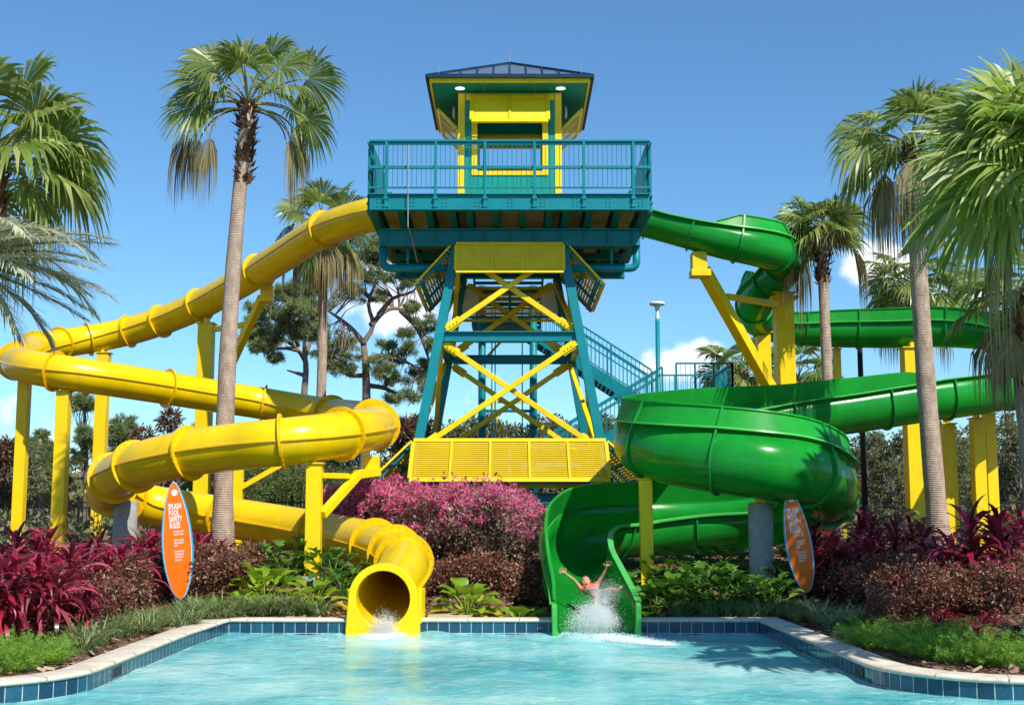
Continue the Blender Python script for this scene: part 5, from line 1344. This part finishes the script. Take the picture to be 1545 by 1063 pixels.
RGT = [(1218, 22.6, .95, 'dark red cordyline between the right concrete column and the right surfboard sign'), (1264, 21.4, 1.05, 'crimson cordyline just right of the right surfboard sign', 0), (1285, 22, 1.05, 'crimson cordyline under the black steel pole'), (1330, 20.9, 1.1, 'crimson cordyline right of the black steel pole', 1),
 (1368, 22.5, 1.0, 'crimson cordyline at the foot of the broad right yellow post'), (1410, 21, 1.05, 'dark cordyline at the foot of the tall right palm', 2), (1447, 19.2, 1.4, 'brightest and largest magenta cordyline in the right bed', 0), (1482, 21, 1.0, 'dark cordyline at the foot of the yellow pair of posts', 2), (1518, 19.4, 1.2, 'crimson cordyline near the right edge beside the dark leaning trunk', 1), (1545, 21.5, 1.1, 'crimson cordyline cut by the right edge', 0), (1385, 19.2, .9, 'dark low cordyline in front of the tall right palm', 2), (1495, 18.2, .85, 'dark cordyline in front of the brightest one', 2), (1242, 22.2, .8, 'small dark cordyline half behind the right surfboard sign', 2), (1300, 23.2, 1.0, 'back row cordyline behind the black pole', 1)]
scatter(CR, RGT, gr2, used=U)
SR = [ti(111, .12, 24, .26, 'redleaf', 'low_red_plant', 3), ti(112, .10, 22, .24, 'redleaf', 'low_red_plant', 4)]
scatter(SR, [(1418, 16.6, 1.05, 'small ruby red plant left of the ferns in the right bed'), (1448, 16.2, 1.0, 'small ruby red plant in the middle of the low red group'), (1435, 17.1, 1.0, 'small ruby red plant behind the low red group'), (1520, 15.4, 1.0, 'small ruby red plant beside the dark leaning trunk'), (1480, 16.8, .8, 'small ruby red plant right of the low red group')], 'low ruby red plants in the right bed')
# ---- dark loropetalum
DS = [shrub(121, 1.15, .8, 1700, .07, .036, ['darkleaf'], 'dark_shrub'), shrub(122, 1.0, .85, 1500, .07, .036, ['darkleaf'], 'dark_shrub')]
scatter(DS, [(150, 17.3, .95, 'dark burgundy shrub left of the left sign, in front'), (192, 18.6, 1, 'dark burgundy shrub midway between left concrete column and grass'), (232, 21.0, .95, 'dark burgundy shrub just left of the left sign'), (303, 20.9, 1, 'dark burgundy shrub just right of the left sign'), (338, 21.3, 1, 'dark burgundy shrub at the foot of the near palm'), (372, 21.9, .8, 'dark burgundy shrub right of the near palm foot'), (270, 21.4, .9, 'dark burgundy shrub behind the left sign'),
 (110, 16.6, .7, 'dark burgundy shrub under the front magenta cordylines'), (60, 15.8, .6, 'low dark shrub under the leftmost cordylines')], 'dark burgundy shrubs in the left bed', used=U)
scatter(DS, [(1275, 21.2, .9, 'dark burgundy shrub just right of the right sign'), (1312, 20.2, .95, 'dark burgundy shrub left of the right bed middle'), (1352, 19.2, .9, 'reddish dark shrub in the middle of the right bed'), (1398, 18.2, .85, 'dark shrub below the tall right palm'), (1440, 18.4, .85, 'dark shrub below the brightest cordyline'), (1466, 18.2, .7, 'dark shrub above the low ruby plants'), (1505, 17.6, .85, 'dark shrub beside the leaning dark trunk'), (1345, 20.2, .9, 'dark shrub in the back of the right bed'), (1540, 18.5, .85, 'dark shrub at the right edge'), (1325, 18.2, .6, 'low dark shrub nearest the variegated grass')], 'dark burgundy shrubs in the right bed', used=U)
# ---- pink flowering shrubs
PK = [shrub(131, 1.75, 1.45, 2700, .085, .042, ['shrub', 'pink'], 'pink_flowering_shrub', flowers=950, stems=30), shrub(132, 1.6, 1.4, 2500, .085, .042, ['shrub', 'pink'], 'pink_flowering_shrub', flowers=760, stems=28), shrub(133, 1.7, 1.5, 2600, .085, .042, ['shrub', 'pink'], 'pink_flowering_shrub', flowers=420, stems=30)]
scatter(PK, [(562, 26.6, 1.06, 'leftmost pink flowering shrub, fullest of bloom, beside the yellow bracket post', 0), (655, 24.3, 1.02, 'pink flowering shrub right behind the yellow slide mouth', 1), (730, 23.4, .98, 'pink flowering shrub with sparse flowers between the two slide mouths', 2), (768, 24.3, .86, 'rightmost pink flowering shrub touching the green flume', 1), (610, 26.6, 1.04, 'pink flowering shrub behind the left pair near the tower foot', 0), (700, 24.8, 1.0, 'pink flowering shrub in the back row under the yellow skirt', 2), (765, 25.4, 1.0, 'pink flowering shrub in the back row left of the green flume', 1), (524, 27.6, .92, 'small pink shrub just right of the yellow bracket post', 0)], 'pink flowering shrubs under the tower')
DK = [shrub(141, 1.3, .62, 1500, .08, .042, ['darkleaf'], 'low_dark_shrub')]
scatter(DK, [(680, 22.0, .85, 'low dark shrub right of the yellow tube bend'), (725, 21.7, .9, 'low dark shrub behind the left yellow green plant'), (775, 21.8, .9, 'low dark shrub behind the right yellow green plant'), (786, 22.4, .7, 'low dark shrub against the green flume'), (648, 23, .7, 'low dark shrub in the corner of the yellow bend')], 'low dark shrubs behind the mulch between the slide mouths')
# ---- philodendrons
PH = [bigleaf(151, 26, .34, .34, 'philo', 'yellow_green_plant', ymat=1), bigleaf(152, 24, .32, .32, 'philo', 'yellow_green_plant', ymat=1)]
scatter(PH, [(706, 19.85, 1.15, 'yellow green broad leafed plant, left of the two between the slide mouths'), (776, 19.9, 1.05, 'yellow green broad leafed plant, right of the two between the slide mouths'), (404, 20.9, 1.3, 'bright green broad leafed plant left of the near yellow post'), (478, 20.4, 1.1, 'yellow green broad leafed plant in front of the near yellow post'), (368, 20.2, .75, 'small plant with yellowed leaves right of the near palm'), (958, 20.3, .7, 'small yellowing plant right of the green slide mouth'), (835-28, 21, .8, 'broad leafed plant in the shade left of the green flume')], 'yellow green broad leafed plants')
PD = [bigleaf(161, 28, .52, .38, 'philo_dark', 'dark_green_plant', lobed=True), bigleaf(162, 24, .48, .38, 'philo_dark', 'dark_green_plant'), bigleaf(163, 28, .56, .36, 'philo_dark', 'dark_green_plant', lobed=True)]
gd = 'dark green broad leafed plants'
scatter(PD, [(385, 22.2, 1.0, 'dark green lobed plant right of the near palm foot', 0), (432, 22.4, 1.0, 'dark green lobed plant left of the near yellow post, behind the bright one', 2), (505, 22.0, 1.0, 'dark green lobed plant right of the near yellow post', 0), (460, 23.0, 1.0, 'dark green lobed plant behind the near yellow post', 2), (520, 21.2, .75, 'dark green lobed plant beside the yellow tube bend', 2),
 (985, 20.6, 1.0, 'dark green plant nearest the green slide mouth', 1), (1018, 20.4, 1.0, 'large leafed plant right of the short yellow post', 1), (1050, 20.9, 1.05, 'dark green plant midway between short yellow post and concrete column', 0), (1082, 20.6, 1.1, 'upright dark green plant left of the concrete column', 1), (1118, 20.5, 1.0, 'dark green plant just left of the concrete column foot', 2), (1158, 20.4, .95, 'dark green plant at the foot of the right concrete column', 1), (1000, 21.9, .95, 'dark green plant behind the short yellow post', 2), (1035, 22.3, .9, 'dark green plant in the back row under the green flume', 0), (1070, 22.4, .9, 'dark green plant in the shade under the flume', 2), (1105, 22.4, .9, 'dark green plant behind the upright one', 0), (1182, 21.4, .9, 'dark green plant between concrete column and right sign', 1), (960, 21.6, .85, 'dark green plant beside the green flume wall', 0), (1200, 22.6, .8, 'dark green plant behind the right sign', 2)], gd)
# ---- feathery ferns
FX = [foxtail(171, .62, .46, 58), foxtail(172, .5, .52, 48), foxtail(173, .6, .36, 44)]
gfn = 'bright green feathery ferns'
lab = 'bright green feathery fern in the low fern row of the '
L1_ = [(5, 13.1, .95), (42, 13.4, 1.0), (80, 13.8, .85), (30, 13.9, .95), (72, 14.0, .85)]
R1_ = [(1350, 15.2, 1.05), (1385, 14.6, 1.05), (1420, 14.1, 1.0), (1455, 13.8, 1.05), (1490, 13.6, 1.1), (1525, 13.4, 1.0), (1305, 16.4, .8), (1400, 15.4, 1.0), (1510, 14.3, 1.0), (1545, 13.9, 1.05), (1300, 15.4, .7)]
U2 = set(); scatter(FX, [(a, b, c, lab+'left bed') for a, b, c in L1_], gfn, used=U2); scatter(FX, [(a, b, c, lab+'right bed') for a, b, c in R1_], gfn, used=U2)
# ---- grasses: masses nobody could count
def mass(name, label, mat, spots, seed, L, nb):
    rs = random.Random(seed); base_ = [grassclump(seed+i, nb, L, mat, '') for i in range(4)]; out = LB()
    for px, Y in spots:
        b = gp(px, Y); lb = base_[rs.randrange(4)]; a = rs.uniform(0, 6.28); s = rs.uniform(.75, 1.15); v = np.concatenate(lb.v)*s; ca, sa = math.cos(a), math.sin(a)
        v = np.stack([v[:, 0]*ca-v[:, 1]*sa+b.x, v[:, 0]*sa+v[:, 1]*ca+b.y, v[:, 2]+b.z], 1); out.addv(v, np.concatenate(lb.f))
    o = out.build(name, M[mat], loc=tuple(gp(*spots[0]))); tag(o, label, 'grass', kind='stuff'); return o
rs = random.Random(5); sp = []
for _ in range(62):
    q = rs.random(); px = 112+q*236+rs.uniform(-24, 12); Y = 14.9+q*4.9+rs.uniform(-.4, 1.3); sp.append((px, min(Y, 20)))
for _ in range(34): sp.append((rs.uniform(340, 500), rs.uniform(19.6, 20.1)))
for _ in range(14): sp.append((rs.uniform(300, 345), rs.uniform(18.8, 19.9)))
mass('ornamental_grass', 'arching green ornamental grass along the front of the left bed', 'grass', sp, 181, .42, 56)
sp = [(rs.uniform(965, 1215), rs.uniform(19.55, 20.3)) for _ in range(75)]+[(1180+q*90+rs.uniform(-20, 20), 19.7-q*2.2+rs.uniform(0, .8)) for q in [rs.random() for _ in range(30)]]
mass('ornamental_grass', 'dark arching grass along the back edge of the pool at the right', 'grass', sp, 185, .3, 60)
t = None
VG = []
for i in range(2):
    r_ = thing('variegated_grass_clump', '', 'grass clump'); grassclump(191+i, 110, .42, 'variegated', '').build('blades', M['variegated'], r_); VG.append(r_)
scatter(VG, [(1232, 18.7, 1.1, 'cream striped grass clump right below the right sign'), (1268, 18.2, 1.15, 'cream striped grass clump in the middle of the striped row'), (1292, 18.6, 1.0, 'cream striped grass clump nearest the dark shrubs'), (1250, 17.7, .95, 'cream striped grass clump closest to the pool edge')], 'cream striped grass clumps')
# ================================================================== GIRL ON THE SLIDE
M['skin'] = paint('skin', (.60, .29, .18), .45, .04, 6); M['hair'] = paint('hair', (.16, .08, .035), .5, .2, 20); M['coral'] = paint('coral', (.80, .15, .08), .6, .08, 12, dirt=(.85, .4, .25)); M['shorts'] = paint('shorts', (.22, .25, .34), .6, .1, 9)
M['eye_white'] = paint('eye_white', (.8, .8, .8), .2, .01, 4); M['mouth'] = paint('mouth', (.12, .01, .01), .4, .05, 4); M['teeth'] = paint('teeth', (.8, .78, .7), .3, .02, 4)
PY = 20.35
def gpt(px, py, Y): return at(px, py, Y)
def skin(name, chains, mat, parent, root=0, sub=2):
    """chains: list of lists of (key, pos, radius); shared keys join"""
    ids = {}; vs = []; rd = []; es = []
    for ch in chains:
        prev = None
        for key, p, r_ in ch:
            if key not in ids: ids[key] = len(vs); vs.append(tuple(Vector(p)-LOC[parent.name])); rd.append(r_)
            if prev is not None and (prev, ids[key]) not in es: es.append((prev, ids[key]))
            prev = ids[key]
    me = bpy.data.meshes.new(name); me.from_pydata(vs, es, []); o = bpy.data.objects.new(name, me); C.objects.link(o); LOC[o.name] = LOC[parent.name]
    sk_ = o.modifiers.new('skin', 'SKIN'); sk_.use_smooth_shade = True
    for i, r_ in enumerate(rd): me.skin_vertices[0].data[i].radius = (r_, r_) if not isinstance(r_, tuple) else r_
    for i in range(len(vs)): me.skin_vertices[0].data[i].use_root = (i == root)
    s_ = o.modifiers.new('sub', 'SUBSURF'); s_.levels = sub; s_.render_levels = sub
    bpy.context.view_layer.update(); ev = o.evaluated_get(bpy.context.evaluated_depsgraph_get()); m2 = bpy.data.meshes.new_from_object(ev); m2.materials.clear(); m2.materials.append(M[mat])
    m2.polygons.foreach_set('use_smooth', [True]*len(m2.polygons))
    C.objects.unlink(o); bpy.data.objects.remove(o); o = bpy.data.objects.new(name, m2); C.objects.link(o); o.parent = parent; LOC[o.name] = LOC[parent.name]; return o
hip = gpt(902, 897, PY-.25); chest = gpt(892, 889, PY-.02); neck = gpt(887, 884, PY+.12); head = gpt(884, 879, PY+.16)
pr_ = thing('person', 'girl in coral top and grey shorts sliding down with both arms raised, mouth wide open', 'person', tuple(hip-V(0,0,.1)))
shL = gpt(877, 888, PY+.08); shR = gpt(901, 881, PY+.08)
elL = gpt(866, 874, PY+.0); elR = gpt(909, 868, PY+.02); wrL = gpt(855, 866, PY-.06); wrR = gpt(914, 858, PY-.04)
hipL = hip+V(-.075, -.02, -.01); hipR = hip+V(.085, 0, .01)
knL = gpt(900, 902, PY-.5); ftL = gpt(899, 916, PY-.78); knR = gpt(919, 889, PY-.42); ftR = gpt(932, 890, PY-.66)
ch = [[('hip', hip, .085), ('belly', hip.lerp(chest, .5), .078), ('chest', chest, .092), ('neck', neck, .036), ('hb', head+V(0, .02, -.04), .038)],
 [('chest', chest, .09), ('shL', shL, .040), ('uaL', shL.lerp(elL, .5), .031), ('elL', elL, .026), ('faL', elL.lerp(wrL, .4), .026), ('wrL', wrL, .017)],
 [('chest', chest, .09), ('shR', shR, .040), ('uaR', shR.lerp(elR, .5), .031), ('elR', elR, .026), ('faR', elR.lerp(wrR, .4), .026), ('wrR', wrR, .017)],
 [('hip', hip, .085), ('hipL', hipL, .07), ('thL', hipL.lerp(knL, .5), .060), ('knL', knL, .045), ('caL', knL.lerp(ftL, .4), .042), ('anL', ftL, .026), ('toL', ftL+V(0, -.10, .05), .02)],
 [('hip', hip, .085), ('hipR', hipR, .07), ('thR', hipR.lerp(knR, .5), .060), ('knR', knR, .045), ('caR', knR.lerp(ftR, .4), .042), ('anR', ftR, .026), ('toR', ftR+V(.07, -.03, .07), .02)]]
# hands
for sfx, wr, el in (('L', wrL, elL), ('R', wrR, elR)):
    d = (wr-el).normalized(); sdv = V(0, -1, 0).cross(d).normalized(); palm_c = wr+d*.045
    ch.append([('wr'+sfx, wr, .017), ('pa'+sfx, palm_c, (.028, .016)), ('pb'+sfx, palm_c+d*.03, (.03, .013))])
    for j, (o_, l_, sp_) in enumerate(((-.026, .058, -.30), (-.009, .070, -.10), (.009, .066, .10), (.026, .052, .32))):
        b_ = palm_c+d*.03+sdv*o_; dd = (d+sdv*sp_).normalized()
        ch.append([('pb'+sfx, None, 0), (f'f{sfx}{j}a', b_+dd*.016, .0088), (f'f{sfx}{j}b', b_+dd*(.016+l_*.5)+V(0, -.004, 0), .0082), (f'f{sfx}{j}c', b_+dd*(.016+l_)+V(0, -.012, 0), .0068)])
    th = -1 if sfx == 'R' else 1
    # thumb on the side facing the head
    toward = 1 if (sdv.dot(head-wr) > 0) else -1
    dd = (d*.55+sdv*toward*.85).normalized()
    ch.append([('pa'+sfx, None, 0), (f't{sfx}a', palm_c+sdv*toward*.026+dd*.012, .0105), (f't{sfx}b', palm_c+sdv*toward*.026+dd*.036, .0092), (f't{sfx}c', palm_c+sdv*toward*.026+dd*.058, .0075)])
body = skin('body', ch, 'skin', pr_)
# head : lat-long surface with brow, nose, chin
fwd = V(-.08, -.86, .46).normalized(); upv = V(-.12, .40, .9); upv = (upv-fwd*upv.dot(fwd)).normalized(); rt = fwd.cross(upv).normalized()
def hp(x, y, z): return head+rt*x+upv*y+fwd*z
HV = []; HF = []; nu, nv = 28, 22
for j in range(nv+1):
    la = -PI/2+PI*j/nv
    for i in range(nu):
        lo = 2*PI*i/nu; x = math.cos(la)*math.sin(lo); z = math.cos(la)*math.cos(lo); y = math.sin(la)
        wx = .076*(1-.22*max(0, -y)**1.3); q = .098 if z > 0 else .095
        X_ = x*wx; Y_ = y*.112; Z_ = z*q*(1-.12*max(0, -y))
        if z > 0:
            nose = math.exp(-((x/.16)**2))*math.exp(-(((y+.12)/.2)**2)); Z_ += .022*nose
            eye = math.exp(-(((abs(x)-.36)/.14)**2))*math.exp(-(((y-.08)/.12)**2)); Z_ -= .010*eye
            mo = math.exp(-((x/.30)**2))*math.exp(-(((y+.52)/.17)**2)); Z_ -= .020*mo
            chn = math.exp(-((x/.3)**2))*math.exp(-(((y+.9)/.15)**2)); Z_ += .012*chn; Y_ -= .014*chn
            ck = math.exp(-(((abs(x)-.55)/.2)**2))*math.exp(-(((y+.25)/.2)**2)); Z_ += .006*ck
        HV.append(hp(X_, Y_, Z_))
for j in range(nv):
    for i in range(nu): i2 = (i+1) % nu; HF.append((j*nu+i, j*nu+i2, (j+1)*nu+i2, (j+1)*nu+i))
hdo = mkobj('head', HV, HF, M['skin'], pr_, True)
def ell(name, c, rx, ry, rz, mat, par, n=14):
    vs = []; fs = []
    for j in range(n+1):
        la = -PI/2+PI*j/n
        for i in range(n): lo = 2*PI*i/n; vs.append(hp(c[0]+rx*math.cos(la)*math.cos(lo), c[1]+ry*math.sin(la), c[2]+rz*math.cos(la)*math.sin(lo)))
    for j in range(n):
        for i in range(n): i2 = (i+1) % n; fs.append((j*n+i, j*n+i2, (j+1)*n+i2, (j+1)*n+i))
    return mkobj(name, vs, fs, M[mat], par, True)
for sx in (-1, 1):
    ell('eye', (sx*.028, .012, .083), .0125, .007, .008, 'eye_white', hdo); ell('pupil', (sx*.028, .011, .0905), .005, .0055, .003, 'black', hdo)
    ell('eyebrow', (sx*.029, .031, .088), .017, .0035, .005, 'hair', hdo); ell('ear', (sx*.075, -.005, .0), .008, .024, .014, 'skin', hdo)
ell('open_mouth', (0, -.055, .079), .023, .022, .012, 'mouth', hdo); ell('teeth', (0, -.040, .0885), .016, .0042, .004, 'teeth', hdo)
# hair: cap behind the hairline + wet strands
hv = []; hf = []; nh = 24
for j in range(13):
    la = -.75+(PI/2+.75)*j/12
    for i in range(nh):
        lo = 2*PI*i/nh; x = math.cos(la)*math.sin(lo); z = math.cos(la)*math.cos(lo); y = math.sin(la)
        k_ = 1.09 if (z < .35+.3*y or y > .62) else .93
        hv.append(hp(x*.076*k_*1.03, y*.115*k_, z*.096*k_-.004))
for j in range(12):
    for i in range(nh): i2 = (i+1) % nh; hf.append((j*nh+i, j*nh+i2, (j+1)*nh+i2, (j+1)*nh+i))
mkobj('hair', hv, hf, M['hair'], hdo, True)
# clothing follows the torso
skin('swim_top', [[('a', hip.lerp(chest, .42), .086), ('b', chest, .101), ('c', chest.lerp(neck, .45), .070)], [('b', None, 0), ('sl', shL, .046), ('sl2', shL.lerp(elL, .22), .040)], [('b', None, 0), ('sr', shR, .046), ('sr2', shR.lerp(elR, .22), .040)]], 'coral', pr_, root=1)
skin('shorts', [[('w', hip.lerp(chest, .22), .086), ('h', hip, .095), ('l', hipL, .079), ('l2', hipL.lerp(knL, .42), .071)], [('h', None, 0), ('r', hipR, .079), ('r2', hipR.lerp(knR, .42), .071)]], 'shorts', pr_, root=1)
# ================================================================== SPLASHES
m, n, o = nt('foam')
p = pbsdf(n, (.93, .95, .96), .9, spec=.15); t_ = n.nodes.new('ShaderNodeBsdfTranslucent'); t_.inputs[0].default_value = (.95, .97, .98, 1); mx_ = n.nodes.new('ShaderNodeMixShader'); mx_.inputs[0].default_value = .45
n.links.new(p.outputs[0], mx_.inputs[1]); n.links.new(t_.outputs[0], mx_.inputs[2]); n.links.new(mx_.outputs[0], o.inputs[0]); M['foam'] = m
IC = np.array([(0, 0, 1), (.894, 0, .447), (.276, .851, .447), (-.724, .526, .447), (-.724, -.526, .447), (.276, -.851, .447), (.724, .526, -.447), (-.276, .851, -.447), (-.894, 0, -.447), (-.276, -.851, -.447), (.724, -.526, -.447), (0, 0, -1)])
IF = np.array([(0, 1, 2), (0, 2, 3), (0, 3, 4), (0, 4, 5), (0, 5, 1), (1, 6, 2), (2, 7, 3), (3, 8, 4), (4, 9, 5), (5, 10, 1), (6, 7, 2), (7, 8, 3), (8, 9, 4), (9, 10, 5), (10, 6, 1), (11, 7, 6), (11, 8, 7), (11, 9, 8), (11, 10, 9), (11, 6, 10)])
def drops(pos, rad, name, label, loc):
    n = len(pos); st_ = rng.uniform(.7, 1.6, (n, 1, 3)); v = (pos[:, None]+IC[None]*rad[:, None, None]*st_).reshape(-1, 3); f = (IF[None]+(np.arange(n)*12)[:, None, None]).reshape(-1, 3)
    lb = LB(); lb.addv(v, f); o = lb.build(name, M['foam'], loc=loc); o.data.polygons.foreach_set('use_smooth', [True]*len(o.data.polygons)); tag(o, label, 'splash', kind='stuff'); return o
rng = np.random.default_rng(77)
# plume in front of the girl: fine spray thrown up where she meets the pool
OC = np.array([(1, 0, 0), (-1, 0, 0), (0, 1, 0), (0, -1, 0), (0, 0, 1), (0, 0, -1)], float); OF = np.array([(0, 2, 4), (2, 1, 4), (1, 3, 4), (3, 0, 4), (2, 0, 5), (1, 2, 5), (3, 1, 5), (0, 3, 5)])
def fine(pos, rad, name, label, loc):
    n = len(pos); st_ = rng.uniform(.6, 1.7, (n, 1, 3)); v = (pos[:, None]+OC[None]*rad[:, None, None]*st_).reshape(-1, 3); f = (OF[None]+(np.arange(n)*6)[:, None, None]).reshape(-1, 3)
    lb = LB(); lb.addv(v, f); o = lb.build(name, M['foam'], loc=loc); o.data.polygons.foreach_set('use_smooth', [True]*len(o.data.polygons)); return tag(o, label, 'splash', kind='stuff')
c0 = np.array(tuple(gpt(903, 919, PY-.9))); c1 = np.array(tuple(gpt(902, 947, 18.75)))
n = 20000; u = rng.random(n)**.7
arms = rng.integers(0, 26, n); jit = rng.normal(size=(26, 3))*npv(.13, .16, .06)
pos = c0+(c1-c0)*u[:, None]+jit[arms]*(.7+.5*u)[:, None]+rng.normal(size=(n, 3))*npv(.055, .07, .04)*(.5+1.1*u)[:, None]; pos[:, 0] += rng.normal(size=n)*.07*u; pos[:, 2] += rng.random(n)**4*.2+.01
n2 = 5000; ang = rng.normal(PI*.42, .75, n2); v0 = np.abs(rng.normal(.16, .11, n2)); pos2 = np.array(tuple(gpt(912, 905, PY-.75)))+np.stack([np.cos(ang)*v0*1.1, rng.normal(size=n2)*.12, np.sin(ang)*v0-.03], 1)
fine(np.concatenate([pos, pos2]), np.concatenate([rng.uniform(.0015, .0048, n), rng.uniform(.001, .003, n2)]), 'splash_spray', 'white spray bursting in front of the sliding girl', tuple(c1))
def tongue(x0, y0, x1, y1, n, w, name, label):
    u = rng.random(n)**1.3; ar = rng.integers(0, 40, n); j = rng.normal(size=(40, 2))
    wv_ = w*(1-.6*u)
    pos = np.stack([x0+(x1-x0)*u+(j[ar, 0]*.8+rng.normal(size=n)*.35)*wv_, y0+(y1-y0)*u+(j[ar, 1]*.7+rng.normal(size=n)*.3)*wv_, np.full(n, -.2)+np.abs(rng.normal(size=n))*.012*(1-.8*u)], 1)
    fine(pos, rng.uniform(.0018, .0075, n), name, label, (x0, y0, -.2))
q0 = at(905, 950, 18.6)
tongue(q0.x-.02, 18.5, q0.x+.82, 17.35, 8000, .30, 'splash_foam', 'white foam trailing on the water from the green slide mouth')
q1 = at(578, 948, 18.6)
tongue(q1.x, 18.75, q1.x-.05, 18.0, 6000, .21, 'splash_foam', 'white foam where the yellow tube pours into the pool')
n = 7000; pos = np.array((q1.x, 18.85, -.17))+rng.normal(size=(n, 3))*npv(.10, .1, .06); pos[:, 2] = np.abs(pos[:, 2]+.2)-.2+rng.random(n)**5*.22
fine(pos, rng.uniform(.0012, .005, n), 'splash_spray', 'white spray at the mouth of the yellow tube', (q1.x, 18.75, -.2))
# ================================================================== SKY, SUN, CAMERA
SUN_EL = 47; sun_dir = Vector((.57, -.82, 0)).normalized()*math.cos(R(SUN_EL))+Vector((0,0,math.sin(R(SUN_EL))))
w = bpy.data.worlds.new('World'); scene.world = w; w.use_nodes = True; n = w.node_tree; n.nodes.clear()
o = n.nodes.new('ShaderNodeOutputWorld'); bg = n.nodes.new('ShaderNodeBackground'); bg.inputs[1].default_value = .09
sk = n.nodes.new('ShaderNodeTexSky'); sk.sky_type = 'NISHITA'; sk.sun_disc = False; sk.sun_elevation = R(SUN_EL)
sk.sun_rotation = math.atan2(sun_dir.x, sun_dir.y); sk.air_density = 1.0; sk.dust_density = 0.1; sk.ozone_density = 3.0; sk.altitude = 10
tc = n.nodes.new('ShaderNodeTexCoord')
def blob(px, py, rx, ry, base):
    """cloud mask: soft ellipse around a sky direction with a ragged noise edge"""
    d = at(px, py, 100)-V(0, 0, CH); d.normalize()
    sub = n.nodes.new('ShaderNodeVectorMath'); sub.operation = 'SUBTRACT'; n.links.new(tc.outputs['Generated'], sub.inputs[0]); sub.inputs[1].default_value = d
    sc = n.nodes.new('ShaderNodeVectorMath'); sc.operation = 'MULTIPLY'; n.links.new(sub.outputs[0], sc.inputs[0]); sc.inputs[1].default_value = (F/rx, F/rx, F/ry)
    ln = n.nodes.new('ShaderNodeVectorMath'); ln.operation = 'LENGTH'; n.links.new(sc.outputs[0], ln.inputs[0])
    mr = n.nodes.new('ShaderNodeMapRange'); mr.inputs['From Min'].default_value = 1.3; mr.inputs['From Max'].default_value = 0; mr.inputs['To Max'].default_value = base; n.links.new(ln.outputs['Value'], mr.inputs[0])
    return mr.outputs[0]
acc = None
for b in ((1035, 552, 75, 42, 1.0), (1330, 400, 90, 50, .85), (1440, 440, 120, 40, .6), (590, 460, 95, 50, .62), (560, 400, 70, 30, .4), (500, 560, 160, 60, .2), (60, 650, 260, 60, .25), (1500, 700, 300, 40, .3), (640, 590, 150, 40, .3)):
    x = blob(*b)
    if acc is None: acc = x
    else:
        mm = n.nodes.new('ShaderNodeMath'); mm.operation = 'MAXIMUM'; n.links.new(acc, mm.inputs[0]); n.links.new(x, mm.inputs[1]); acc = mm.outputs[0]
no = n.nodes.new('ShaderNodeTexNoise'); no.inputs['Scale'].default_value = 22; no.inputs['Detail'].default_value = 9; no.inputs['Roughness'].default_value = .58; n.links.new(tc.outputs['Generated'], no.inputs['Vector'])
ad = n.nodes.new('ShaderNodeMath'); ad.operation = 'MULTIPLY_ADD'; n.links.new(no.outputs[0], ad.inputs[0]); ad.inputs[1].default_value = 1.5; ad.inputs[2].default_value = -.75
ad2 = n.nodes.new('ShaderNodeMath'); ad2.operation = 'ADD'; n.links.new(acc, ad2.inputs[0]); n.links.new(ad.outputs[0], ad2.inputs[1])
mr = n.nodes.new('ShaderNodeMapRange'); mr.interpolation_type = 'SMOOTHSTEP'; mr.inputs['From Min'].default_value = .28; mr.inputs['From Max'].default_value = .62; n.links.new(ad2.outputs[0], mr.inputs[0])
gt = n.nodes.new('ShaderNodeMath'); gt.operation = 'MULTIPLY'; n.links.new(mr.outputs[0], gt.inputs[0]); 
mr2 = n.nodes.new('ShaderNodeMapRange'); mr2.inputs['From Max'].default_value = .12; n.links.new(acc, mr2.inputs[0]); n.links.new(mr2.outputs[0], gt.inputs[1])
mx = n.nodes.new('ShaderNodeMix'); mx.data_type = 'RGBA'; n.links.new(gt.outputs[0], mx.inputs[0]); n.links.new(mixc(n, 1.0, sk.outputs[0], (.70, 1.04, 1.22), 'MULTIPLY'), mx.inputs[6]); mx.inputs[7].default_value = (9.2, 9.6, 10.2, 1)
n.links.new(mx.outputs[2], bg.inputs[0]); n.links.new(bg.outputs[0], o.inputs[0])
sl = bpy.data.lights.new('sun', 'SUN'); sl.energy = 4.3; sl.angle = R(.5); sl.color = (1, .95, .87)
so_ = bpy.data.objects.new('sun', sl); C.objects.link(so_); so_.rotation_euler = (-sun_dir).to_track_quat('-Z', 'Y').to_euler()
cam = bpy.data.cameras.new('camera'); cam.sensor_width = 36; cam.lens = F/1545*36; cam.clip_end = 5000; cam.clip_start = .1
co = bpy.data.objects.new('camera', cam); C.objects.link(co); co.location = (0, 0, CH); co.rotation_euler = (PI/2+P, 0, 0); scene.camera = co
scene.view_settings.view_transform = 'Standard'; scene.view_settings.look = 'None'; scene.view_settings.exposure = 0.54; scene.view_settings.gamma = 1
